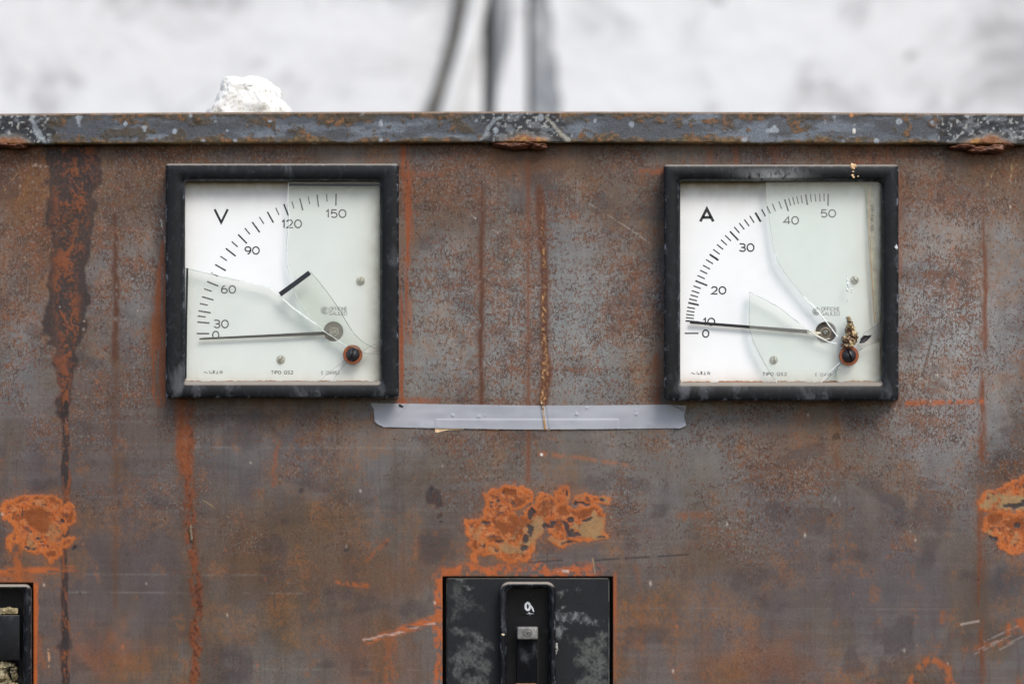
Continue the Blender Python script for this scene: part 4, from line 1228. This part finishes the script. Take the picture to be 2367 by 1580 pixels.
loft(mb, [(chip, YG + .0002), ([(a * .8 + c[0] * .2, b * .8 + c[1] * .2) for (a, b), c in zip(chip, chip2)], YG - .0008), ([(a * .35 + c[0] * .65, b * .35 + c[1] * .65) for (a, b), c in zip(chip, chip2)], YG - .0002)], cap0=True, cap1=True)
mb.build('dark_chip', M['screwblack'], amp, smooth=False)
adjuster(amp, *a_(1250, 1248), 61 * KA, 44 * KA, -70)
deposit(amp, Li[0] + 2, Ri[0] - 2, Ri[1] + 1, 3.4, 8, x_bias=.5)
# old glue line on the right inside wall
mb = MB()
for i, (u, w_, r_) in enumerate([(1392, 300 + k * 27, 5 + 3 * math.sin(k * 2.1)) for k in range(8)]):
    blob(mb, P(*a_(1396 + 2 * math.sin(i), 310 + i * 21), YD - .0012), (r_ * KA * S * 1.3, .0004, r_ * KA * S * 1.6), i, .4, 2, 2)
mb.build('glue_residue', simple('dried_glue', (96, 62, 42), .6, var=.3), amp)
mb = MB(); st = aa([(1340, 172), (1402, 168), (1412, 400), (1420, 700), (1446, 1048), (1410, 1040), (1390, 800), (1378, 600), (1366, 400)]); n = len(st)
mb.add([P(a, b, YD - .0006) for a, b in st] + [P(a, b, YD) for a, b in st], [tuple(range(n)), tuple(range(n, 2 * n))] + [(i, (i + 1) % n, n + (i + 1) % n, n + i) for i in range(n)])
mb.build('seal_strip', simple('grimy_cream_seal', (186, 176, 146), .7, var=.3, nscale=300), amp, smooth=False)
mb = MB(); ribbon(mb, jag(aa([(1376, 200), (1378, 400), (1384, 600), (1396, 800), (1410, 1040)]), 41, .6), taper(45, 1.2, 2.6, 4) + [1.5] * 200 if False else 2.0, YD - .0022, th=.0006)
mb.build('seal_edge', simple('rusty_seal', (168, 116, 62), .7, var=.5, nscale=300), amp, smooth=False)
# pale droppings and a bead on the frame
mb = MB()
for i, (u, w_, r_) in enumerate(((1272, 62, 12), (1286, 60, 9), (1268, 74, 9), (1280, 78, 8), (1276, 100, 6), (1272, 124, 8), (1278, 134, 6), (1307, 129, 5), (1294, 70, 5))):
    blob(mb, P(*a_(u, w_), -.0125), (r_ * KA * S, .0005, r_ * KA * S), i + 3, .5, 1.5, 2)
mb.build('paint_crumb', simple('cream_crumb', (232, 196, 150), .8, var=.15), amp)
mb = MB(); blob(mb, P(*a_(1545, 573), -.0123), (9 * KA * S, .0006, 16 * KA * S), 5, .4, 2, 3); mb.build('plaster_drip', M['white'], amp)
# splash of dust along the top of the frame
mb = MB()
pts = [(585, 146), (640, 120), (700, 108), (760, 112), (830, 130), (900, 138), (985, 140), (985, 146), (780, 148), (600, 150)]

# glossy crust hanging over the adjuster
mb = MB()
for i, (u, w_, ru, rw) in enumerate(((1246, 1012, 8, 10), (1250, 1028, 9, 16), (1256, 1050, 13, 20), (1262, 1078, 15, 24), (1268, 1105, 18, 26), (1262, 1128, 22, 24), (1278, 1140, 20, 26), (1240, 1148, 26, 22), (1226, 1140, 14, 12), (1256, 1168, 26, 20), (1240, 1182, 26, 14), (1244, 1110, 12, 18), (1234, 1090, 5, 18), (1238, 1070, 4, 12))):
    blob(mb, P(*a_(u, w_), -.0095), (ru * 1.25 * KA * S, .0020, rw * 1.05 * KA * S), i + 20, .5, 2.2, 3)
lump = mb.build('dried_crust', M['lump'], None, origin=P(*a_(1250, 1190), -.0095))
tag(lump, 'glossy golden brown dried crust hanging above the screw inside the ammeter frame', 'debris')
mb = MB()
for i, (u, w_, r_) in enumerate(((1240, 775, 5), (1242, 800, 7), (1246, 815, 6), (1240, 835, 7), (1268, 835, 4), (1268, 850, 4), (1243, 902, 4), (1222, 1045, 5), (1236, 745, 3), (1125, 1165, 4), (1150, 1172, 4), (1135, 1160, 3))):
    blob(mb, P(*a_(u, w_), YG), (r_ * KA * S, .0003, r_ * 1.4 * KA * S), i, .5, 2, 2)
mb.build('glass_crumb', M['gedge'], amp)

# ------------------------------------------------------------------ tape strip
KT = 780 / 2349; OT = (840, 880)
def tt(u, w_): return (OT[0] + u * KT, OT[1] + w_ * KT)
def interp(pts, x):
    for (a, b), (c, d) in zip(pts, pts[1:]):
        if a <= x <= c: return b + (d - b) * (x - a) / (c - a)
    return pts[0][1] if x < pts[0][0] else pts[-1][1]
topc = [(52, 155), (240, 157), (700, 165), (1230, 172), (1650, 170), (2100, 165), (2247, 172)]
botc = [(78, 300), (100, 314), (135, 320), (500, 328), (1100, 337), (1800, 333), (2200, 328), (2225, 322), (2247, 316)]
lft = [(155, 52), (170, 54), (185, 62), (200, 72), (250, 75), (300, 78), (312, 95), (320, 135)]
rgt = [(165, 2247), (195, 2244), (225, 2232), (255, 2233), (290, 2244), (318, 2246), (328, 2200)]
NX, NY = 420, 34
mb = MB(); vs = []; mk = []
for j in range(NY + 1):
    for i in range(NX + 1):
        s_ = i / NX; t_ = j / NY
        yy0 = 155 + (325 - 155) * t_
        xl = interp(lft, yy0); xr = interp(rgt, yy0)
        u = xl + (xr - xl) * s_
        w_ = interp(topc, u) * (1 - t_) + interp(botc, u) * t_
        w_ += (1.6 * mn.noise(Vector((u * .03, 3, 0))) if j in (0, NY) else 0)
        h = .00035 + .00012 * mn.noise(Vector((u * .006, w_ * .02, 1)))
        # raised strip under the film
        sx = min(max((u - 495) / 12, 0), 1) * min(max((1782 - u) / 12, 0), 1); sy = min(max((w_ - 262) / 9, 0), 1)
        h += .00006 * mn.noise(Vector((u * .012, w_ * .006, 7)))
        h += .00028 * (3 * (sx * sy) ** 2 - 2 * (sx * sy) ** 3)
        for bu, bw_, br, bh in ((622, 240, 9, .0004), (805, 250, 12, .0003), (1484, 232, 9, .0005), (1900, 232, 9, .0004), (1555, 188, 9, .0003), (1897, 205, 6, .0002), (1990, 300, 16, .0002), (850, 240, 5, .0002), (1480, 215, 6, .0002), (400, 318, 14, .0002)):
            h += bh * math.exp(-((u - bu) ** 2 + (w_ - bw_) ** 2) / br ** 2)
        # crease, curled ends
        cr = math.exp(-((u - (1240 + (w_ - 172) * .14)) / 6) ** 2); h += .0005 * cr - .0004 * math.exp(-((u - 1262 - (w_ - 172) * .14) / 7) ** 2)
        # rolled end on the right: arc-shaped fold
        arcx = 2236 - 95 * abs((w_ - 252) / 84) ** 2.6
        if u > arcx: h += .0010 * min(1, (u - arcx) / 12) * (.6 + .4 * math.sin(w_ * .08))
        fold = math.exp(-((u - (300 - (w_ - 155) * .75)) / 14) ** 2) * max(0, 1 - (w_ - 155) / 110); h += .0004 * fold
        if u < 130 and w_ > 270: h += .0010 * ((w_ - 270) / 50) * max(0, (130 - u) / 60)
        px, py = tt(u, w_)
        vs.append(P(px, py, -h - .0002)); mk.append(math.exp(-((u - (1246 + (w_ - 172) * .12)) / 9) ** 2) + .0)
nV = len(vs)
back = [Vector((q.x, .0002, q.z)) for q in vs]
fs = []
W_ = NX + 1
for j in range(NY):
    for i in range(NX): fs.append((j * W_ + i, j * W_ + i + 1, (j + 1) * W_ + i + 1, (j + 1) * W_ + i))
rim = [j for j in range(W_)] + [j * W_ + NX for j in range(1, NY + 1)] + [NY * W_ + i for i in range(NX - 1, -1, -1)] + [j * W_ for j in range(NY - 1, 0, -1)]
b0 = mb.add(vs, fs, 0, crease=mk)
vb = [back[k] for k in rim]
base = mb.add(vb, [], 0, crease=[0.0] * len(vb))
for k in range(len(rim)):
    k2 = (k + 1) % len(rim)
    mb.f.append((rim[k], rim[k2], base + k2, base + k)); mb.m.append(0)
t = NT('grey_vinyl_tape')
crs = t.attr('crease')
col = t.mix(t.ramp(t.noise(60, 3), .3, .7), lin4((156, 158, 165)), lin4((168, 170, 176)))
col = t.mix(t.math('MULTIPLY', t.ramp(t.noise(900, 3, .6), .74, .78), .7), col, lin4((60, 58, 56)))
col = t.mix(t.math('MULTIPLY', t.ramp(crs, .25, .8), t.ramp(t.noise(420, 4, .7, (1, 1, .5)), .42, .56)), col, lin4((168, 128, 80)))
M['tape'] = t.done(t.bsdf(col, t.ramp(t.noise(120, 3), .3, .7, .45, .55), 0, .35, t.bump(t.noise(260, 3), .00006, .6)))
tape = mb.build('tape_strip', M['tape'], None, origin=P(1216, 990, 0), auto=60)
tag(tape, 'creased grey tape strip stuck on the rusty sheet between the two dials', 'tape')
mb = MB()
pap = [(498, 318), (498, 358), (520, 359), (548, 350), (592, 342), (700, 339), (702, 331), (740, 334), (800, 336), (805, 330), (880, 337), (940, 341), (945, 334), (1180, 340), (1300, 341), (1310, 335), (1390, 340), (1475, 339), (1480, 333), (1610, 337), (1670, 335), (1780, 320)]
pap = [tt(*q) for q in pap]
n = len(pap)
mb.add([P(a, b, -.0003) for a, b in pap] + [P(a, b, .0004) for a, b in pap], [tuple(range(n)), tuple(range(n, 2 * n))] + [(i, (i + 1) % n, n + (i + 1) % n, n + i) for i in range(n)])
mb.build('paper_remnant', M['paper'], tape, smooth=False)
mb = MB()
for i in range(5): blob(mb, P(*tt(1238 + i * 2.5, 150 + i * 9), -.0011), (5 * KT * S * 1.2, .0004, 12 * KT * S), i, .5, 2, 2)
mb.build('crease_drip', M['lump'], tape)
mb = MB()
for i, (u, w_) in enumerate(((262, 172), (270, 178), (256, 168))): blob(mb, P(*tt(u, w_), -.0009), (10 * KT * S, .0003, 6 * KT * S), i, .5, 2, 2)
mb.build('dirt_speck', M['screwblack'], tape)

# small dried twig stuck on the rust run
mb = MB()
for i, (px, py) in enumerate(((441, 1219), (441, 1228), (442, 1237), (443, 1243))): blob(mb, P(px, py, -.0012), (2.9 * S, .0005, 7 * S), i, .3, 2, 3)
tw = mb.build('twig', M['cocoon'], None, origin=P(441, 1245, -.0008))
tag(tw, 'tiny dry brown twig stuck on the red rust run below the voltmeter', 'twig')

# ------------------------------------------------------------------ circuit breakers
K3 = 500 / 1568
def b3(u, w_): return (960 + u * K3, 1080 + w_ * K3)
def hood(mb, o, i, rad_o, rad_i, y_base, y_front, floor, **kw):
    def ring(rc_, rad):
        base = rrect(rc_[0], rc_[1], rc_[2], rc_[3], rad); out = []
        for k in range(len(base)):
            a = base[k]; c = base[(k + 1) % len(base)]; seg = 24 if (k + 1) % 8 == 0 else 1
            for j in range(seg): out.append((a[0] + (c[0] - a[0]) * j / seg, a[1] + (c[1] - a[1]) * j / seg))
        return out
    def ins(rc_, d): return (rc_[0] + d, rc_[1] + d, rc_[2] - d, rc_[3] - d)
    w_ = min(i[0] - o[0], i[1] - o[1])
    rings = [(ring(o, rad_o), y_base), (ring(ins(o, .6), rad_o), y_front + .0024), (ring(ins(o, 2.0), rad_o - 1), y_front + .0010), (ring(ins(o, 4.5), rad_o - 3), y_front + .0002),
             (ring(ins(o, w_ * .55), max(3, rad_o - w_ * .5)), y_front), (ring(ins(i, -w_ * .22), rad_i + 1), y_front + .0005), (ring(ins(i, -1.5), rad_i), y_front + .0016), (ring(i, rad_i), y_front + .003), (ring(i, rad_i), floor)]
    loft(mb, rings, 0, wear=[.1, .5, .8, .5, .05, .2, .7, .3, 0])
brk = empty('circuit_breaker', P(1220, 2010, 0.004))
tag(brk, 'black circuit breaker with a raised lever channel below the orange rust patch, whole in width', 'circuit breaker', 'black circuit breakers')
mb = MB()
box(mb, *b3(226, 800), b3(1406, 0)[0], 2004, .0006, .02, 5, 3)
mb.build('plate_body', M['breaker'], brk, auto=50)
pl, pt_ = b3(232, 806); pr, _ = b3(1400, 0)
px_ = np.arange(pl, pr + .1, (pr - pl) / 240); py_ = np.arange(pt_, 1990, 1.7)
PX, PY = np.meshgrid(px_, py_)
Q = Canvas(PX, PY)
Q.c[:] = np.array(lin((27, 29, 32)), np.float32)
Q.paint(Q.mid, (34, 36, 40), .5)
def b3d(lst): return [b3(a, b) + (c * K3, d * K3) for a, b, c, d in lst]
gr = fbm(Q.X, Q.Y, 12, 12, 2001, 4, .65)
for lst, col_, k_ in (([(300, 900, 50, 90), (350, 980, 90, 70), (420, 1000, 60, 30), (290, 1060, 50, 60)], (76, 79, 76), .85),
                      ([(300, 1200, 60, 50), (400, 1210, 80, 40), (440, 1300, 90, 60), (350, 1380, 110, 90), (480, 1440, 70, 90), (520, 1290, 40, 40), (300, 1480, 50, 60), (440, 1560, 110, 80), (400, 1800, 120, 160)], (88, 91, 89), .9),
                      ([(1060, 1090, 50, 40), (1150, 1085, 80, 36), (1040, 1180, 26, 50), (1250, 1110, 70, 34), (1310, 1120, 40, 26), (1035, 1030, 26, 40), (1370, 1135, 18, 20)], (128, 133, 134), .9),
                      ([(1270, 1300, 110, 90), (1340, 1220, 60, 60), (1220, 1390, 90, 60), (1330, 1440, 90, 130), (1140, 1240, 40, 20), (1290, 1560, 110, 80), (1300, 1800, 90, 160)], (92, 95, 91), .85),
                      ([(360, 860, 14, 16), (405, 900, 10, 22), (1075, 880, 22, 10), (1190, 872, 9, 10), (1060, 895, 10, 8), (1130, 965, 9, 12), (1085, 1000, 24, 12), (490, 1243, 16, 10), (340, 806, 40, 6)], (150, 153, 150), .7)):
    f_ = Q.discs(b3d(lst), 9, 6, 5) + (gr - .5) * 34
    Q.paint(ss(f_, -3, 14) * (.35 + .65 * ss(fbm(Q.X, Q.Y, 6, 6, 2033, 3), .36, .58)), col_, k_)
    Q.paint(ss(f_, 8, 16) * ss(gr, .5, .6), tuple(v_ * .8 for v_ in col_), .5)
pco = np.zeros(PX.shape + (3,)); kk = (D + .00045) / D
pco[..., 0] = CX + ((PX - 1183.5) * S - CX) * kk; pco[..., 2] = (790 - PY) * S * kk; pco[..., 1] = .00045
M['plate'] = None
t = NT('smeared_black_plate')
g_ = t.noise(1500, 4, .7)
cc = t.mix(1.0, t.attr('paint', 'Color'), t.mix(t.ramp(g_, .3, .7), (.75, .75, .75, 1), (1.2, 1.2, 1.2, 1)), 'MULTIPLY')
M['plate'] = t.done(t.bsdf(cc, t.ramp(t.noise(200, 4), .3, .7, .42, .6), 0, .3, t.bump(g_, .00008, .7)))
grid_mesh('face_plate', pco, np.ones((PX.shape[0] - 1, PX.shape[1] - 1), bool), M['plate'], brk, Q.c, None)
mb = MB(); l, t0 = b3(190, 770); r, _ = b3(1440, 0)
box(mb, l - 8, t0 - 8, r + 8, 2040, .021, .030); mb.build('housing', M['deepblack'], brk, smooth=False)
hl, ht = b3(611, 826); hr_, _ = b3(1019, 0); il, it = b3(664, 876); ir, _ = b3(970, 0)
mb = MB(); hood(mb, (hl, ht, hr_, 1960), (il, it, ir, 1944), 22, 12, .001, -.0075, .0002)
mb.build('lever_channel', M['hood'], brk, auto=60)
mb = MB(); box(mb, il - 2, it - 2, ir + 2, 1946, .0002, .0010); fl = mb.build('channel_floor', M['lever'], brk, smooth=False)
mb = MB(); l, t0 = b3(748, 958); r, b = b3(876, 1062)
ribbon(mb, [(l, t0), (r, t0), (r, b), (l, b)], 1.6, .0001, 0, True, th=.0003); mb.build('label_recess', M['lever'], fl, smooth=False)
mb = MB(); cx, cy = b3(815, 1005); ribbon(mb, arc(cx, cy, 4.9, 8.2, 0, 348, 26), [5.2 if i % 9 else 4.2 for i in range(27)], .0001, 0, True)
ribbon(mb, [b3(838, 1000), b3(850, 1020), b3(858, 1044)], [3, 4, 2.5], .00006, 0); ribbon(mb, [b3(805, 1060), b3(840, 1058), b3(868, 1062)], [1, 1.6, 1], .00006, 0)
ribbon(mb, [b3(824, 1048), b3(832, 1068)], [3, 1.5], .00003)
o = mb.build('zero_mark', M['white'], fl, smooth=False)
mb = MB(); l, t0 = b3(722, 1146); r, _ = b3(895, 0)
box(mb, l, t0, r, 1900, .00005, .0008); mb.build('lever_slot', M['deepblack'], brk, smooth=False)
l, t0 = b3(738, 1152); r, b = b3(888, 1246)
mb = MB()
yf = -.0085
q = [P(l, t0, yf), P(r, t0, yf), P(r, b, yf), P(l, b, yf)]
rings = [(rrect(l - .3, t0 - .3, r + .3, b + .3, 4), yf + .004), (rrect(l, t0, r, b, 4), yf + .0012), (rrect(l + 1.2, t0 + 1.2, r - 1.2, b - 1.2, 3.5), yf + .0003), (rrect(l + 3.5, t0 + 3.5, r - 3.5, b - 3.5, 3), yf)]
loft(mb, rings, 0, cap0=True, cap1=True)
cap = mb.build('lever_cap', M['cap'], brk, auto=50)
cx, cy = b3(812, 1198)
mb = MB(); ribbon(mb, arc(cx, cy, 10.5, 8.6, 0, 360, 26)[:-1], 1.3, yf, 0, True)
ribbon(mb, arc(cx - 4.4, cy + 1, 3, 3.4, 0, 340, 12), 1.2, yf); ribbon(mb, arc(cx + 4, cy + 1, 3, 3.2, 40, 360, 12), 1.2, yf)
ribbon(mb, [(cx - .8, cy - 6), (cx + .6, cy + 4.5)], 1.3, yf); ribbon(mb, [(cx + 2, cy - 4), (cx + 7, cy + 3)], 1.1, yf)
mb.build('emblem', M['screwblack'], cap, smooth=False)
mb = MB()
lb, bb = b3(731, 1250), b3(882, 1556)
v8 = [P(l + 1, t0 + 3, yf + .0036), P(r - 1, t0 + 3, yf + .0036), P(r - 1, b - 3, yf + .0036), P(l + 1, b - 3, yf + .0036),
      P(l, t0 + 2, .0004), P(r, t0 + 2, .0004), P(bb[0], bb[1], .0004), P(lb[0], bb[1], .0004), P(r - 1, bb[1], -.0022), P(l, bb[1], -.0022)]
mb.add(v8, [(0, 1, 2, 3), (3, 2, 8, 9), (9, 8, 6, 7), (0, 4, 5, 1), (0, 3, 9, 7, 4), (1, 5, 6, 8, 2), (4, 7, 6, 5)])
mb.build('lever', M['lever'], brk, smooth=False)
mb = MB(); box(mb, b3(728, 0)[0], b3(0, 1560)[1], b3(878, 0)[0], b3(0, 1640)[1], -.0016, .0003, 3, 2); mb.build('tan_insert', simple('tan_plastic', (190, 142, 92), .6), brk)
# dried paint on the channel side
mb = MB()
for i, (u, w_, ru, rw) in enumerate(((1023, 1300, 14, 30), (1019, 1335, 9, 20))): blob(mb, P(*b3(u, w_), -.002), (ru * K3 * S, .001, rw * K3 * S), i, .3, 1.5, 3)
mb.build('paint_drip', simple('grey_paint_drip', (150, 150, 146), .6), brk)
mb = MB(); blob(mb, P(*b3(637, 1208), -.0072), (10 * K3 * S, .0006, 9 * K3 * S), 4, .5, 2, 3); mb.build('paint_crumb', simple('cream_speck', (226, 206, 176), .7), brk)

brk2 = empty('circuit_breaker', P(-50, 2010, 0.004))
tag(brk2, 'black circuit breaker with broken beige insides at the lower left, cut by the frame', 'circuit breaker', 'black circuit breakers')
def c4b(u, w_): return (u * .3062, 1100 + w_ * .3062)
mb = MB(); box(mb, -180, 1330, 88, 2040, .024, .032); mb.build('housing', M['deepblack'], brk2, smooth=False)
mb = MB(); hood(mb, (-165, 1349, 73, 1990), (-146, 1361, 54, 1976), 15, 12, .01, -.0035, .0075)
mb.build('lever_channel', M['hood'], brk2, auto=60)
mb = MB(); box(mb, -150, 1358, 58, 1980, .0075, .012); mb.build('channel_floor', M['lever'], brk2, smooth=False)
mb = MB(); box(mb, -130, 1421, 46, 1525, .0005, .0075, 2, 1.5); mb.build('cover_block', M['lever'], brk2, auto=50)
mb = MB(); box(mb, -130, 1404, 42, 1418, .003, .0075, 3, 2.5)
for i, (u, w_, ru, rw) in enumerate(((40, 1012, 26, 18), (70, 1000, 24, 12), (95, 1010, 22, 14), (20, 1026, 20, 12))): blob(mb, P(*c4b(u, w_), .0025), (ru * .306 * S, .001, rw * .306 * S), i, .5, 2, 3)
mb.build('broken_ledge', M['beige'], brk2, auto=50)
mb = MB()
for i, (u, w_, ru, rw) in enumerate(((20, 1440, 50, 40), (60, 1425, 45, 22), (105, 1455, 28, 30), (95, 1420, 24, 16), (15, 1500, 50, 50), (55, 1560, 40, 30), (110, 1500, 18, 40), (0, 1610, 70, 50), (90, 1580, 40, 30))):
    blob(mb, P(*c4b(u, w_), .004), (ru * .306 * S, .0028, rw * .306 * S), i + 40, .35, 1.4, 4)
mb.build('broken_resin', M['beige'], brk2)

# ------------------------------------------------------------------ stone on the rail
mb = MB()
bm = bmesh.new(); bmesh.ops.create_icosphere(bm, subdivisions=6, radius=1)
vs = []
OUT = [(478, 276), (480, 258), (498, 243), (511, 215), (515, 189), (526, 180), (542, 179), (562, 183), (593, 179), (618, 186), (634, 199), (649, 209), (655, 235), (676, 256), (682, 276)]
pol = sorted((math.atan2(230 - b_, a_0 - 576), math.hypot(a_0 - 576, 230 - b_)) for a_0, b_ in OUT)
pang = [p[0] for p in pol]; prad = [p[1] for p in pol]
for q in bm.verts:
    n = q.co.normalized()
    ang = math.atan2(n.z, n.x)
    r_ = float(np.interp(ang, pang, prad, period=2 * math.pi))
    k = 1 + .03 * mn.fractal(n * 4 + Vector((1, 2, 7)), .8, 2, 4)
    w2 = math.hypot(n.x, n.z) ** .8
    xx = 576 + r_ * w2 * math.cos(ang) * k; zz = 230 - r_ * w2 * math.sin(ang) * k
    zz = min(zz, 275.3)
    pp = P(xx, zz, .018)
    yy = math.copysign(abs(n.y) ** .7, n.y)
    vs.append(Vector((pp.x, .018 + yy * .013 * (1 + .12 * mn.fractal(n * 2 + Vector((5, 5, 1)), .8, 2, 3)), pp.z)))
mb.add(vs, [tuple(q.index for q in f.verts) for f in bm.faces]); bm.free()
stn = mb.build('stone', M['stone'], None, origin=P(576, 258, .018))
tag(stn, 'rough white stone lying on top of the steel rail', 'stone')

# ------------------------------------------------------------------ whitewashed wall behind
YW = .45
wall = empty('plaster_wall', P(1183, 2600, YW))
tag(wall, 'blurred whitewashed plaster wall with dark grooves behind the rusty panel', 'wall')
def slab(name, l, r, y0, y1, mat, parent=wall, t=-2600, b=3600):
    mb = MB(); A = P(l, t, YW); B = P(r, b, YW)
    vs = [(A.x, y0, A.z), (B.x, y0, A.z), (B.x, y0, B.z), (A.x, y0, B.z), (A.x, y1, A.z), (B.x, y1, A.z), (B.x, y1, B.z), (A.x, y1, B.z)]
    mb.add(vs, [(0, 1, 2, 3), (4, 5, 6, 7), (0, 1, 5, 4), (3, 2, 6, 7), (0, 3, 7, 4), (1, 2, 6, 5)])
    return mb.build(name, mat, parent, smooth=False)
slab('wall_face', -3800, 1116, YW, YW + .12, M['wall'])
slab('wall_face', 1230, 6200, YW, YW + .12, M['wall'])
slab('pilaster', 1145, 1217, YW - .004, YW + .12, M['wall'])
slab('groove_back', 1117, 1180, YW + .035, YW + .121, M['peel'])
slab('groove_back', 1180.5, 1229, YW + .09, YW + .121, M['peel'])
def patchw(pts, mat, name, y=YW - .0015):
    mb = MB(); n = len(pts)
    mb.add([P(a, b, y) for a, b in pts] + [P(a, b, y + .001) for a, b in pts], [tuple(range(n)), tuple(range(n, 2 * n))] + [(i, (i + 1) % n, n + (i + 1) % n, n + i) for i in range(n)])
    return mb.build(name, mat, wall, smooth=False)
patchw(jag([(1231, -2000), (1262, -300), (1268, 0), (1282, 50), (1276, 100), (1290, 160), (1300, 230), (1298, 300), (1296, 1200), (1231, 1200)], 51, 6, 30), M['peel'], 'peeled_patch')
patchw(jag([(1146, -1000), (1174, -60), (1182, 40), (1176, 110), (1162, 170), (1147, 240)], 52, 3, 30), M['peel'], 'peeled_patch', YW - .0055)
def tube(name, pts, rad, y, mat, label, cat):
    mb = MB(); n = 16; vs = []; fs = []
    for (px, py), r_ in zip(pts, rad):
        for i in range(n):
            a = 2 * math.pi * i / n
            vs.append(P(px, py, y) + Vector((r_ * math.cos(a), r_ * math.sin(a), 0)))
    for j in range(len(pts) - 1):
        for i in range(n): fs.append((j * n + i, j * n + (i + 1) % n, (j + 1) * n + (i + 1) % n, (j + 1) * n + i))
    fs += [tuple(range(n)), tuple(range((len(pts) - 1) * n, len(pts) * n))]
    mb.add(vs, fs)
    o = mb.build(name, mat, None, origin=P(*pts[-1], y))
    return tag(o, label, cat)
tube('cable', [(1330, -2000), (1110, -300), (1068, 0), (1052, 90), (1030, 170), (1000, 262), (960, 420), (900, 800)], [.0050] * 8, YW - .006, M['cable'], 'dark blurred cable slanting down the white wall beside the lighter pipe', 'cable')
tube('pipe', [(1350, -2000), (1143, -300), (1103, 0), (1086, 90), (1062, 170), (1038, 262), (990, 420), (930, 800)], [.0072] * 8, YW - .006, M['conduit'], 'pale blurred pipe slanting down the white wall right of the dark cable', 'pipe')
